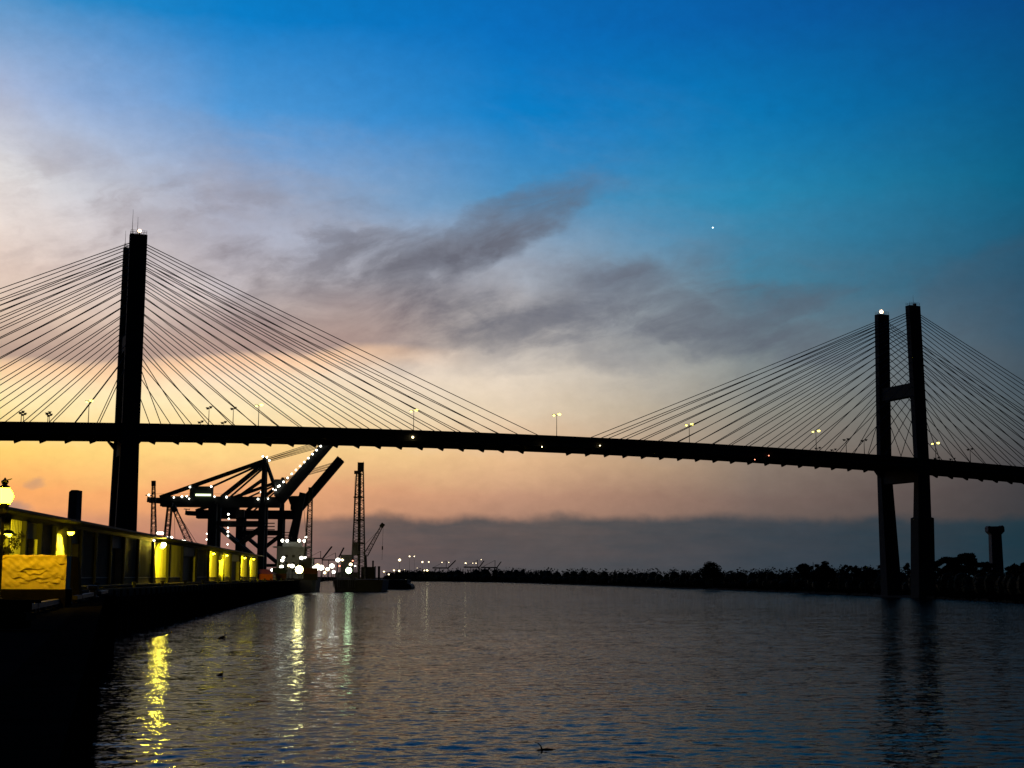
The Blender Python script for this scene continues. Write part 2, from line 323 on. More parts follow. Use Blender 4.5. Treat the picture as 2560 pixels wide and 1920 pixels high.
# ------------------------------------------------------------------ water
def make_water():
    k = 190; wl = np.exp(rng.uniform(np.log(.36), np.log(2.6), k)); ang = rng.normal(-1.35, .62, k)
    amp = wl * .0017 * rng.uniform(.4, 1.3, k) * np.where(wl > 3, .55, 1.0); ph = rng.uniform(0, 6.283, k)
    kx = 2*np.pi/wl*np.cos(ang); ky = 2*np.pi/wl*np.sin(ang)
    nc = 460; th = np.linspace(-.60, .60, nc)
    rr = [14.0]
    while rr[-1] < 9000: rr.append(rr[-1] * (1.0042 if 44 < rr[-1] < 320 else (1.012 if rr[-1] < 900 else 1.05)))
    rr = np.array(rr); nr = len(rr)
    A, Bm = np.meshgrid(th, rr); X = Bm * np.sin(A); Y = Bm * np.cos(A); Z = np.zeros_like(X)
    sp = np.maximum(np.gradient(rr)[:, None], rr[:, None] * (th[1] - th[0]))
    patch = .75 + .35 * np.sin(X * .045 + 1.3 * np.sin(Y * .021)) * np.sin(Y * .032 + .8)
    for i in range(k):
        att = np.clip(wl[i] / (2.6 * sp) - .6, 0, 1)
        rows = np.where(att[:, 0] > 0)[0]
        if len(rows) == 0: continue
        r1 = rows[-1] + 1
        s_ = np.sin(kx[i]*X[:r1] + ky[i]*Y[:r1] + ph[i])
        Z[:r1] += amp[i] * att[:r1] * (s_ + .35 * s_ * s_)
    Z *= patch
    v = np.stack([X, Y, Z], -1).reshape(-1, 3)
    idx = np.arange(nr * nc).reshape(nr, nc)
    q = np.stack([idx[:-1, :-1], idx[:-1, 1:], idx[1:, 1:], idx[1:, :-1]], -1).reshape(-1, 4)
    n0 = len(v)
    ex = np.array([(-9000, -3000, -.45), (9000, -3000, -.45), (9000, 12000, -.45), (-9000, 12000, -.45)], float)
    v = np.vstack([v, ex]); q = np.vstack([q, [[n0, n0+1, n0+2, n0+3]]])
    me = bpy.data.meshes.new('river'); me.vertices.add(len(v)); me.vertices.foreach_set('co', v.ravel())
    me.loops.add(q.size); me.loops.foreach_set('vertex_index', q.ravel().astype(np.int32))
    me.polygons.add(len(q)); me.polygons.foreach_set('loop_start', np.arange(0, q.size, 4, dtype=np.int32))
    me.polygons.foreach_set('use_smooth', np.ones(len(q), bool)); me.update(); me.validate()
    m = bpy.data.materials.new('water'); m.use_nodes = True; t = m.node_tree; b = t.nodes['Principled BSDF']; MAT['water'] = m
    b.inputs['Base Color'].default_value = (.006, .008, .009, 1); b.inputs['Roughness'].default_value = .9; b.inputs['Specular IOR Level'].default_value = 0
    gl = t.nodes.new('ShaderNodeBsdfGlossy'); gl.inputs['Roughness'].default_value = .06; gl.inputs['Color'].default_value = (.42, .47, .52, 1)
    fr = t.nodes.new('ShaderNodeFresnel'); fr.inputs['IOR'].default_value = 1.333
    mxs = t.nodes.new('ShaderNodeMixShader'); t.links.new(fr.outputs[0], mxs.inputs[0]); t.links.new(b.outputs[0], mxs.inputs[1]); t.links.new(gl.outputs[0], mxs.inputs[2])
    t.links.new(mxs.outputs[0], t.nodes['Material Output'].inputs['Surface'])
    tcn = t.nodes.new('ShaderNodeTexCoord'); mp = t.nodes.new('ShaderNodeMapping'); mp.inputs['Scale'].default_value = (.75, 1.5, 1); mp.inputs['Rotation'].default_value = (0, 0, .2)
    t.links.new(tcn.outputs['Object'], mp.inputs[0])
    geo = t.nodes.new('ShaderNodeNewGeometry'); acc = geo.outputs['Normal']     # small chop: slopes taken from noise and added to the wave normal
    sy = t.nodes.new('ShaderNodeSeparateXYZ'); t.links.new(tcn.outputs['Object'], sy.inputs[0])     # the meshed waves thin out upstream, the chop takes over
    far_ = t.nodes.new('ShaderNodeMapRange'); t.links.new(sy.outputs[1], far_.inputs[0])
    for i_, v_ in enumerate((60, 320, .85, 2.0)): far_.inputs[i_ + 1].default_value = v_
    for sc_, kk in ((.14, .07), (.9, .22), (3.4, .34)):
        n = t.nodes.new('ShaderNodeTexNoise'); n.inputs['Scale'].default_value = sc_; n.inputs['Detail'].default_value = 2; t.links.new(mp.outputs[0], n.inputs['Vector'])
        sb_ = t.nodes.new('ShaderNodeVectorMath'); sb_.operation = 'SUBTRACT'; sb_.inputs[1].default_value = (.5, .5, .5); t.links.new(n.outputs['Color'], sb_.inputs[0])
        ml = t.nodes.new('ShaderNodeVectorMath'); ml.operation = 'MULTIPLY'; ml.inputs[1].default_value = (kk, kk, 0); t.links.new(sb_.outputs[0], ml.inputs[0])
        sl = t.nodes.new('ShaderNodeVectorMath'); sl.operation = 'SCALE'; t.links.new(ml.outputs[0], sl.inputs[0]); t.links.new(far_.outputs[0], sl.inputs['Scale']); ml = sl
        ac = t.nodes.new('ShaderNodeVectorMath'); ac.operation = 'ADD'; t.links.new(acc, ac.inputs[0]); t.links.new(ml.outputs[0], ac.inputs[1]); acc = ac.outputs[0]
    nz = t.nodes.new('ShaderNodeVectorMath'); nz.operation = 'NORMALIZE'; t.links.new(acc, nz.inputs[0])
    t.links.new(nz.outputs[0], gl.inputs['Normal']); t.links.new(nz.outputs[0], fr.inputs['Normal'])
    me.materials.append(m); o = bpy.data.objects.new('river', me); COL.objects.link(o); tag(o, 'dark rippled river water', kind='structure')
make_water()

# ------------------------------------------------------------------ banks
def sheet(name, pts, z, m):
    me = bpy.data.meshes.new(name); me.from_pydata([(p[0], p[1], z) for p in pts], [], [tuple(range(len(pts)))]); me.materials.append(MAT[m]); me.update()
    o = bpy.data.objects.new(name, me); COL.objects.link(o); tag(o, kind='structure'); return o
lb = [(6, -300), (6, 1.5), quay(2.5, .5), quay(QEND, .5), wharf(128.5, .5), wharf(830, .5), wharf(830, 30), wharf(2600, 30), (-2500, 2600), (-6000, 2600), (-6000, -300)]
if sum(a[0]*b[1]-b[0]*a[1] for a, b in zip(lb, lb[1:] + lb[:1])) < 0: lb = lb[::-1]
lg = MB().poly([(p[0], p[1]) for p in lb], -2.5, GZ - .05).build('ground', 'ground'); tag(lg, 'dark paved ground of the left bank', kind='structure')
bank = [on_z(*p) for p in ((1000, 1453.2), (1120, 1454), (1240, 1455.5), (1380, 1460), (1500, 1464), (1700, 1471), (1900, 1478), (2080, 1485), (2200, 1490), (2400, 1499.5), (2560, 1508), (2680, 1514))]
def right_bank():
    me = MB(); far = [(b.x + 900 + .9 * b.y, b.y + 1500, 0) for b in bank]
    rows = [[(b.x - 0, b.y, -1.5) for b in bank], [(b.x + .4, b.y + 2, .7) for b in bank], [(b.x + 8, b.y + 14, 1.9) for b in bank], [(f[0], f[1], 3.2) for f in far]]
    for r in rows: me.v += r
    n = len(bank)
    for j in range(3):
        for i in range(n - 1): me.f.append((j*n + i, j*n + i+1, (j+1)*n + i+1, (j+1)*n + i))
    tag(me.build('bank', 'earth'), 'low dark far bank of the river', kind='structure')
    fb = MB().poly([(-1200, 2600), (bank[0].x, bank[0].y - 10), (bank[0].x + 60, bank[0].y + 60), (3000, 5200), (-1200, 5200)], -1.5, 2.0)
    tag(fb.build('terrain', 'earth'), 'distant dark shore closing the river', kind='structure')
right_bank()

# ------------------------------------------------------------------ bridge
BL = Vector((-126.434, 445.493, 0)); BR = Vector((159.996, 557.115, 0)); SPAN = (BR - BL).length
BD = (BR - BL).normalized(); BN = Vector((BD.y, -BD.x, 0))         # BN points to the near side
def bp(s, lat, z): return BL + BD * s + BN * lat + Vector((0, 0, z))
def ztop(s): return 57.75 - 9.6e-5 * (s - 150) ** 2                 # top of the parapet
BANG = math.atan2(BD.y, BD.x)
ZT = 117.9
def half_w(z):                                                      # half distance between the leg axes
    return (10.0 + (12.2 - 10.0) * z / 52) if z < 52 else (12.2 - (12.2 - 10.3) * (z - 52) / (ZT - 52))
bridge = thing('cable_stayed_bridge', 'long dark cable-stayed road bridge crossing the river between two tall concrete towers', 'bridge', BL)
S0, S1 = -175.0, 480.0
def deck_strip(lat0, lat1, d0, d1, n=66):
    m = MB()
    for i in range(n + 1):
        s = S0 + (S1 - S0) * i / n; z = ztop(s)
        m.v += [tuple(bp(s, lat0, z + d0)), tuple(bp(s, lat1, z + d0)), tuple(bp(s, lat1, z + d1)), tuple(bp(s, lat0, z + d1))]
    for i in range(n):
        o = i * 4; m.f += [(o+k, o+4+k, o+4+(k+1) % 4, o+(k+1) % 4) for k in range(4)]
    m.f += [(0, 1, 2, 3), (n*4+3, n*4+2, n*4+1, n*4)]
    return m
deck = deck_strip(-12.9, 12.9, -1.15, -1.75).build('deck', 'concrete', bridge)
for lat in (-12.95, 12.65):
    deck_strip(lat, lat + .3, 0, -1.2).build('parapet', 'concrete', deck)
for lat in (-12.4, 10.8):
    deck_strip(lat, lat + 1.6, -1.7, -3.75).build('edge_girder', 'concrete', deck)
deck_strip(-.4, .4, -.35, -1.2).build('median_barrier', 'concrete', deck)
STEP = 7.9
cb = MB().bar((-11, 0, 0), (11, 0, 0), .5, 1.7).mesh('floor_beam', 'concrete')
kb = MB(); kb.quadbox([(-1.7, -.45, .05), (.5, -.45, -.95), (.5, .45, -.95), (-1.7, .45, .05)], [(-1.7, -.45, .3), (.9, -.45, .3), (.9, .45, .3), (-1.7, .45, .3)])
kbm = kb.mesh('anchor_bracket', 'concrete')
def land(i): return 10.0 + STEP * i
ks = [land(i) for i in range(18)] + [SPAN - land(i) for i in range(18)] + [-land(i) for i in range(18)] + [SPAN + land(i) for i in range(18)]
for s in ks:
    p = bp(s, 0, ztop(s) - 2.6); inst('floor_beam', cb, deck, p, BANG + R(90))
    mid = s if s < SPAN / 2 else SPAN - s
    for lat in (-11.6, 11.6):
        flip = (s < 0) or (SPAN / 2 < s < SPAN)
        inst('anchor_bracket', kbm, deck, bp(s, lat, ztop(s) - 3.75), BANG + (R(180) if flip else 0))
anch = [72.8]                                                       # heights of the stay anchors up the legs
steps = [4.05 - 3.2 * i / 16 for i in range(17)]; kf = (114.9 - 72.8) / sum(steps)
for st in steps: anch.append(anch[-1] + st * kf)
for ti, (s0, sg) in enumerate(((0.0, 1), (SPAN, -1))):
    tower = bpy.data.objects.new('tower', None); COL.objects.link(tower); tower.parent = bridge; tower.location = bp(s0, 0, 0) - BL
    tower['label'] = ('tall bridge tower rising behind the shed roof', 'H-shaped bridge tower standing in the water at the far bank')[ti]
    for side in (1, -1):
        m = MB(); zs = [-3, 31.5, 31.9, 51, 52, 66, 90, ZT]; prev = None
        for z in zs:
            lower = z <= 31.6 and (ti, side) == (1, 1)
            k = max(0, min(1, z / 52)); a = 7.3 - 1.8 * k if not lower else 7.9 - .5 * z / 52; b_ = (4.6 - 2.0 * k) if not lower else 5.4 - .9 * k
            if z >= 52: a, b_ = 5.5, 2.6
            c = bp(s0, side * half_w(z), z); x, y = BD * a / 2, BN * b_ / 2
            ring = [c - x - y, c + x - y, c + x + y, c - x + y]
            if prev is not None: m.quadbox(prev, ring)
            prev = ring
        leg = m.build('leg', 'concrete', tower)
        top = bp(s0, side * half_w(ZT), ZT)
        r_ = MB()
        for k in range(7):
            q = -2.5 + 5 * k / 6
            for e in (-1.15, 1.15): r_.bar(top + BD * q + BN * e, top + BD * q + BN * e + Vector((0, 0, 1.3)), .08)
        for zz in (.7, 1.3):
            for e in (-1.15, 1.15): r_.bar(top + BD * -2.6 + BN * e + Vector((0, 0, zz)), top + BD * 2.6 + BN * e + Vector((0, 0, zz)), .07)
        r_.build('top_railing', 'steel', leg)
        if ti == 0:
            for (q, e, hh) in (((-2.1, .8, 8.2), (-.3, -.8, 6.2)) if side == 1 else ((-2.3, .5, 6.0),)):
                b0 = top + BD * q + BN * e; MB().tube([b0, b0 + Vector((0, 0, hh * .35)), b0 + Vector((0, 0, hh))], [.13, .08, .04], 5).build('antenna', 'steel', leg)
        elif side == 1:
            b0 = top + BD * .3; MB().tube([b0, b0 + Vector((0, 0, 1.8)), b0 + Vector((0, 0, 4.6))], [.12, .07, .03], 5).build('antenna', 'steel', leg)
        if (ti, side) in ((0, 1), (1, -1)):
            b0 = top + BD * (.3 if ti == 0 else -.2) + Vector((0, 0, .1))
            MB().tube([b0, b0 + Vector((0, 0, .8))], .25, 8).build('beacon_stand', 'steel', leg)
            MB().ball(b0 + Vector((0, 0, 1.25)), .55 if ti == 0 else .75, 10, 6).build('beacon_lamp', 'beacon', leg)
        else:
            b0 = top + BD * 1.1; MB().box(b0 + Vector((0, 0, .6)), (.9, .8, 1.2), BANG).build('equipment_box', 'steel', leg)
        for z in (51.5, 80, 100):                                    # horizontal pour joints
            pass
    for (z0, z1, nm, b_) in ((80.9, 86.2, 'cross_beam', 2.2), (46.2, 51.6, 'deck_cross_beam', 2.4)):
        h0, h1 = half_w(z0) - 1.35, half_w(z1) - 1.35
        x = BD * b_ * .9
        m = MB().quadbox([bp(s0, -h0, z0) - x, bp(s0, h0, z0) - x, bp(s0, h0, z0) + x, bp(s0, -h0, z0) + x], [bp(s0, -h1, z1) - x, bp(s0, h1, z1) - x, bp(s0, h1, z1) + x, bp(s0, -h1, z1) + x])
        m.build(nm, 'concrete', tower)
    for e in (-1, 1):                                                # haunches where the deck meets the tower
        for side in (-1, 1):
            c0 = bp(s0 + e * 2.7, side * 11.6, 51.0); c1 = bp(s0 + e * 5.0, side * 11.6, 51.9)
            y = BN * .8
            MB().quadbox([c0 - y - Vector((0, 0, 2.2)), c0 + y - Vector((0, 0, 2.2)), c0 + y, c0 - y], [c1 - y - Vector((0, 0, .3)), c1 + y - Vector((0, 0, .3)), c1 + y, c1 - y]).build('haunch', 'concrete', tower)
    MB().box(bp(s0, 0, -.6), (12, 30, 2.6), BANG).build('pile_cap', 'concrete', tower)
    for e in (-1, 1):
        for side in (1, -1):
            for i in range(18):
                lat = side * 11.6; za = anch[i]
                a = bp(s0 + e * 2.7, side * half_w(za), za); s = s0 + e * land(i); b = bp(s, lat, ztop(s) - 1.2)
                L = (b - a).length; pts = []
                for k in range(7):
                    t = k / 6; p = a.lerp(b, t); p.z -= 4 * t * (1 - t) * (.0022 * L); pts.append(p)
                MB().tube(pts, .145, 5).build('stay_cable', 'cable', bridge)
# approach piers outside the stayed spans
for s in (-172.0, 477.0):
    m = MB()
    for side in (-1, 1): m.bar(bp(s, side * 8, 0), bp(s, side * 8, ztop(s) - 3.7), 3, 3)
    m.bar(bp(s, -11.5, ztop(s) - 5), bp(s, 11.5, ztop(s) - 5), 2.6, 2.4); m.build('approach_pier', 'concrete', bridge)
# small red and amber navigation lamps under the deck
for (px, py, m_) in ((1032, 1093, 'warm_lamp'), (1355, 1117, 'warm_lamp'), (1500, 1114, 'warm_lamp'), (1887, 1149, 'red_lamp'), (1922, 1139, 'red_lamp')):
    p = on_wall(px, py, bp(0, 13.2, 0), BN)
    q = MB().ball(p, .36 if px == 1032 else .2, 8, 5).build('navigation_lamp', m_, deck)

def deck_pole(s, lat, h, lit, label, grp):
    z = ztop(s) - 1.1; b = bp(s, lat, z)
    o = thing('bridge_street_lamp' if lit else 'bridge_light_pole', label, 'street lamp', b, grp)
    MB().tube([b, b + Vector((0, 0, h * .5)), b + Vector((0, 0, h))], [.16, .13, .09], 6).build('pole', 'steel', o)
    tp = b + Vector((0, 0, h))
    w = 1.1 if lit else .75
    MB().bar(tp - BN * w - Vector((0, 0, .0)), tp + BN * w, .1).bar(tp - BD * w * .6, tp + BD * w * .6, .1).build('cross_arm', 'steel', o)
    for e in (-1, 1):
        c = tp + BN * e * w + BD * e * w * .55 + Vector((0, 0, .1 + .12 * e))
        MB().box(c + Vector((0, 0, .32)), (1.1, .8, .16), BANG).build('lamp_hood', 'steel', o)
        if lit: MB().ball(c, .62 if e > 0 else .42, 10, 6, (1, 1, .75)).build('lamp_head', 'deck_lamp', o)
        else: MB().box(c, (.55, .5, .5), BANG + .4).build('lamp_head', 'steel', o)
    return o
names = ['left of the left tower', 'just right of the left tower', 'between the left stays and mid-span', 'at mid-span between the two cable fans', 'first right of mid-span among the stays', 'second right of mid-span', 'just right of the right tower']
for i in range(7):
    s = -12.2 + 55.9 * i + (0, -.5, -1.3, -2, -2.5, -1.2, 1)[i]
    deck_pole(s, 0, 9.3 + (.9 if i in (3, 5) else 0), True, 'lit twin street lamp on the bridge, ' + names[i], 'lit street lamps along the bridge')
for (px, h, lat, txt) in ((56, 5.8, -11, 'leftmost of the unlit poles, left of the left tower'), (50, 4.0, 11, 'shorter one by the leftmost pair, left of the left tower'), (121, 5.6, -11, 'second tall one left of the left tower'), (117, 3.9, 11, 'short one by the second pair left of the left tower'),
                 (500, 4.2, -11, 'first short one right of the left tower'), (520, 6.6, 11, 'first tall one right of the left tower'), (558, 4.2, -11, 'second short one right of the left tower'), (581, 6.6, 11, 'second tall one right of the left tower'),
                 (2044, 4.8, -11, 'beside the lit lamp left of the right tower'), (2083, 4.6, -11, 'second one left of the right tower'), (2115, 6.2, 11, 'tall one left of the right tower'), (2160, 6.4, 11, 'nearest one left of the right tower'),
                 (2340, 4.6, -11, 'nearest one right of the right tower'), (2379, 4.8, -11, 'second one right of the right tower'), (2424, 6.4, 11, 'tall twin-head one right of the right tower')):
    p = on_wall(px, 1100, bp(0, lat, 0), BN); s = (p - BL).dot(BD)
    deck_pole(s, lat, h, False, 'unlit bridge pole, ' + txt, 'unlit poles along the bridge')

# ------------------------------------------------------------------ two old free-standing piers
o = thing('old_pier', 'free-standing concrete pier with a flared hammerhead cap right of the right tower', 'pier', at(2492, 1440, 620) * 1)
b = at(2492, 1440, 620); o.location = (b.x, b.y, 0)
MB().quadbox([(b.x - 2.6, b.y - 2.4, -1), (b.x + 2.6, b.y - 2.4, -1), (b.x + 2.6, b.y + 2.4, -1), (b.x - 2.6, b.y + 2.4, -1)], [(b.x - 2.3, b.y - 2, 27.6), (b.x + 2.3, b.y - 2, 27.6), (b.x + 2.3, b.y + 2, 27.6), (b.x - 2.3, b.y + 2, 27.6)]).build('shaft', 'old_concrete', o)
prof = [(-2.3, 27.5), (-3.7, 28.8), (-3.75, 30.6), (-3.2, 31.3), (-2.4, 31.1), (2.2, 31.2), (2.9, 31.6), (3.6, 30.9), (3.7, 28.9), (2.3, 27.5)]
m = MB(); n = len(prof)
for e in (-2.2, 2.2): m.v += [(b.x + x, b.y + e, z) for x, z in prof]
m.f += [tuple(range(n)), tuple(range(n, 2*n))[::-1]] + [(i, n+i, n+(i+1) % n, (i+1) % n) for i in range(n)]
m.build('cap', 'old_concrete', o)
b = at(184, 1330, 330); o = thing('old_pier', 'dark slab-like concrete pier rising behind the shed roof, left of the tower', 'pier', (b.x, b.y, 0))
zt = at(184, 1226, 330).z
m = MB(); prof = [(-1.15, 4), (-.95, zt - .5), (-.35, zt), (1.0, zt), (1.15, 4)]; n = len(prof)
for e in (-2.0, 2.0): m.v += [(b.x + x, b.y + e, z) for x, z in prof]
m.f += [tuple(range(n)), tuple(range(n, 2*n))[::-1]] + [(i, n+i, n+(i+1) % n, (i+1) % n) for i in range(n)]
m.build('shaft', 'old_concrete', o)
MB().box((b.x, b.y, 6.2), (3.6, 5.2, 1.2)).build('footing', 'old_concrete', o)

# ------------------------------------------------------------------ near quay
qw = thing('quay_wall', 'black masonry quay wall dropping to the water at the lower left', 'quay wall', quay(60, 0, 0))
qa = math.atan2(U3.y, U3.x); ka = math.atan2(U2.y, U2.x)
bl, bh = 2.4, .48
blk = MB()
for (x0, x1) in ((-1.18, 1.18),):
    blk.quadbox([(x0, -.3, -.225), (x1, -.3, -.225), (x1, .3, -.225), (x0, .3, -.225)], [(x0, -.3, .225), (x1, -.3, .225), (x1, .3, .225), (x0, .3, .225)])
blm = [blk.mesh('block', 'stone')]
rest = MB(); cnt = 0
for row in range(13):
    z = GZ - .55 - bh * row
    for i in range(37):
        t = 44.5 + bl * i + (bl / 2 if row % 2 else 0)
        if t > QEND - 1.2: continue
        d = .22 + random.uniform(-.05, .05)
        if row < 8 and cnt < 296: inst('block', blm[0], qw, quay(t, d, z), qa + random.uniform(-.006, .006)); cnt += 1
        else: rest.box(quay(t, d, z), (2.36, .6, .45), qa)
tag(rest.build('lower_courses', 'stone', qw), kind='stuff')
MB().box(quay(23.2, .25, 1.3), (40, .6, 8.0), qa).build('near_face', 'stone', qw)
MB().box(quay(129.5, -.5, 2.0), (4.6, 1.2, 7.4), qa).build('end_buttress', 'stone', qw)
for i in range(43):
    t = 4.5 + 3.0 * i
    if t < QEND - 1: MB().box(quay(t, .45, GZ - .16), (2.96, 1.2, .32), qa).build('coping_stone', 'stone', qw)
for (t0, t1) in ((55, 68.3), (68.6, 82), (92, 108), (117, 127)):
    o = thing('timber_kerb', 'weathered squared timber kerb along the quay edge, ' + {55: 'nearest length at the left', 68.6: 'second length from the left', 92: 'length beyond the first bollard', 117: 'farthest short length'}[t0], 'kerb', kerb((t0 + t1) / 2, .35, GZ), 'timber kerbs on the quay')
    MB().box(kerb((t0 + t1) / 2, .35, GZ + .30), (t1 - t0, .30, .26), ka).build('beam', 'timber', o)
    for k in range(int((t1 - t0) / 3) + 1):
        MB().box(kerb(t0 + .6 + 3 * k, .35, GZ + .085), (.4, .28, .17), ka).build('chock', 'dark_timber', o)
for t, tx in ((87, 'nearer'), (112.5, 'farther')):
    b = kerb(t, .6, GZ); o = thing('bollard', 'black mooring bollard on the quay edge, the %s of two between the timber kerbs' % tx, 'bollard', b, 'mooring bollards')
    MB().tube([b, b + Vector((0, 0, .1)), b + Vector((0, 0, .12))], [.5, .5, .3], 10).build('base', 'steel', o)
    MB().tube([b + Vector((0, 0, .1)), b + Vector((0, 0, .55)), b + Vector((0, 0, .7)), b + Vector((0, 0, .9)), b + Vector((0, 0, .95))], [.3, .26, .45, .42, .2], 10).build('head', 'steel', o)

pb = at(26, 1440, 45); pw = .26; brm = MB().box((0, 0, 0), (.50, .50, .25)).mesh('brick', 'brick')
pier = thing('brick_pier', 'low dark brick pier at the left edge below the lit planter', 'pier', (pb.x, pb.y, GZ))
for row in range(3):
    for i in range(3 if row % 2 else 2):
        for j in range(2):
            x = pb.x + ((i - 1) * .52 if row % 2 else (i - .5) * .52) * .95; inst('brick', brm, pier, (x, pb.y + (j - .5) * .52, GZ + .14 + .265 * row + random.uniform(-.004, .004)), random.uniform(-.015, .015))
MB().box((pb.x, pb.y, GZ + .41), (1.2, .9, .80)).build('core', 'stone', pier)
MB().box((pb.x, pb.y, GZ + .87), (1.7, 1.2, .10)).build('cap', 'stone', pier)
# raised planter with rough rendered face
PY = 76.0
pl = at(-130, 1440, PY); pr = at(163.5, 1440, PY); zb = at(80, 1473, PY).z; ztp = at(80, 1387, PY).z
planter = thing('planter', 'raised planter with a rough rendered yellow-lit face at the far left', 'planter', ((pl.x + pr.x) / 2, PY, GZ))
MB().box(((pl.x + pr.x) / 2, PY + .55, (GZ + zb) / 2), (pr.x - pl.x + .1, 1.1, zb - GZ)).build('plinth', 'stone', planter)
MB().box(((pl.x + pr.x) / 2, PY + .6, (zb + ztp) / 2 - .03), (pr.x - pl.x - .1, .9, ztp - zb - .06)).build('body', 'render_wall', planter)
def rough_face():
    nx, nz = 210, 64; xs = np.linspace(pl.x, pr.x, nx); zs = np.linspace(zb + .004, ztp, nz); X, Z = np.meshgrid(xs, zs)
    d = np.zeros_like(X)
    for k in range(17):                       # rough horizontal trowel ridges that wander
        z0 = rng.uniform(zb + .1, ztp - .05); a = rng.uniform(.04, .16); x0 = rng.uniform(pl.x, pr.x); ln = rng.uniform(.3, 1.3)
        line = z0 + a * np.sin(X * rng.uniform(1.2, 3.2) + rng.uniform(0, 6)) + .05 * np.sin(X * rng.uniform(6, 11) + rng.uniform(0, 6))
        q = (Z - line); w = np.exp(-((X - x0) / ln) ** 4)
        d += w * (.048 * np.tanh(q / .014) - .022 * np.tanh(q / .10))
    for k in range(26):
        kx, kz = rng.normal(0, 6), rng.normal(0, 9); d += .008 * np.sin(kx * X + kz * Z + rng.uniform(0, 6))
    d += rng.normal(0, .003, X.shape)
    edge = np.minimum(1, np.minimum((zs[-1] - Z) / .06, (xs[-1] - X) / .06)); d = d * np.clip(edge, 0, 1)
    top = np.where(np.arange(nz)[:, None] == nz - 1, .02 * np.sin(X * 5) + .015 * np.sin(X * 13), 0)
    m = MB(); m.v = [(float(x), float(PY + .08 - dd), float(z + tt)) for x, dd, z, tt in zip(X.ravel(), d.ravel(), Z.ravel(), np.broadcast_to(top, X.shape).ravel())]
    m.f = [(j*nx + i, j*nx + i + 1, (j+1)*nx + i + 1, (j+1)*nx + i) for j in range(nz - 1) for i in range(nx - 1)]
    m.build('face', 'render_wall', planter, True)
rough_face()
def leaves(m, c, rad, n, size, flat=1.0):
    for _ in range(n):
        v = Vector((random.gauss(0, 1), random.gauss(0, 1), random.gauss(0, 1))).normalized() * random.random() ** .4
        p = Vector(c) + Vector((v.x * rad[0], v.y * rad[1], v.z * rad[2]))
        a = Vector((random.gauss(0, 1), random.gauss(0, 1), random.gauss(0, .7))).normalized(); b = a.cross(Vector((random.random(), random.random(), random.random() + .1))).normalized()
        s = size * random.uniform(.5, 1.3); o = len(m.v)
        m.v += [tuple(p - a * s), tuple(p + b * s * .45), tuple(p + a * s), tuple(p - b * s * .45)]; m.f.append((o, o+1, o+2, o+3))
    return m
sb = at(14, 1388, PY + .6)
shrub = thing('shrub', 'dark leafy shrub growing from the planter under the lantern', 'shrub', (sb.x, sb.y, ztp - .05))
st = MB(); lf = MB()
for k in range(9):
    tip = sb + Vector((random.uniform(-1.5, .95), random.uniform(-.5, .6), random.uniform(.25, 1.15))); st.tube([sb + Vector((random.uniform(-.6, .3), 0, -.05)), (sb + tip) / 2 + Vector((0, 0, .2)), tip], [.03, .02, .01], 4)
    leaves(lf, tip, (.38, .35, .2), 30, .14)
leaves(lf, sb + Vector((-.6, 0, .2)), (1.1, .5, .28), 260, .15)
st.build('stem', 'bark', shrub); lf.build('foliage', 'leaf', shrub)
# street lantern
lb_ = at(-1, 1440, 71.5); lb_.z = GZ
def lz(y): return at(4, y, 71.5).z
lan = thing('street_lantern', 'glowing acorn-globe street lantern cut by the left edge of the picture', 'street lamp', lb_)
MB().tube([lb_, lb_ + V((0, 0, .5)), lb_ + V((0, 0, .6)), V((lb_.x, lb_.y, lz(1300))), V((lb_.x, lb_.y, lz(1290)))], [.22, .2, .11, .08, .08], 10).build('post', 'steel', lan)
MB().tube([V((lb_.x, lb_.y, lz(y))) for y in (1292, 1284, 1272, 1259)], [.09, .2, .22, .32], 12).build('neck', 'steel', lan)
gl_ = MB().tube([V((lb_.x, lb_.y, lz(y))) for y in (1259, 1252, 1243, 1234, 1226, 1219)], [.30, .40, .47, .45, .34, .26], 14).build('globe', 'lantern_glass', lan, True)
MB().tube([V((lb_.x, lb_.y, lz(y))) for y in (1220, 1216, 1212, 1207, 1203, 1198, 1194)], [.30, .27, .12, .18, .2, .07, .03], 12).build('cap', 'steel', lan)
MB().bar(V((lb_.x - .1, lb_.y, lz(1203))), V((lb_.x + .36, lb_.y, lz(1197))), .05).build('finial_vane', 'steel', lan)
# tarpaulined stack between planter and shed
cb_ = at(184, 1440, 92); cb_.z = GZ
cov = thing('covered_stack', 'dark tapering tarpaulin-covered stack standing right of the yellow planter', 'covered stack', cb_)
MB().tube([cb_ + V((0, 0, z)) for z in (0, .2, 1.0, 1.9, 2.6, 2.95)], [.72, .66, .52, .42, .36, .18], 9).build('tarpaulin', 'dark_timber', cov)
MB().box(cb_ + V((0, 0, .06)), (1.5, 1.5, .12)).build('pallet', 'dark_timber', cov)

# ------------------------------------------------------------------ far wharf
wa = math.atan2(U1.y, U1.x)
wh = thing('wharf', 'long dark timber-piled wharf edge running away in front of the shed', 'wharf', wharf(300, 0, 0))
MB().box(wharf(479, .1, GZ - .55), (702, .8, 1.1), wa).build('edge_beam', 'dark_timber', wh)
pm = MB().tube([(0, 0, -1.5), (0, 0, 5.6)], [.22, .19], 7).mesh('fender_pile', 'dark_timber')
for i in range(139):
    inst('fender_pile', pm, wh, wharf(131 + 5 * i + random.uniform(-.4, .4), -.55, 0))
for i in range(18):
    b = wharf(150 + 28 * i, 1.2, GZ); MB().tube([b, b + V((0, 0, .5)), b + V((0, 0, .62)), b + V((0, 0, .8))], [.28, .25, .42, .38], 8).build('bollard', 'steel', wh)

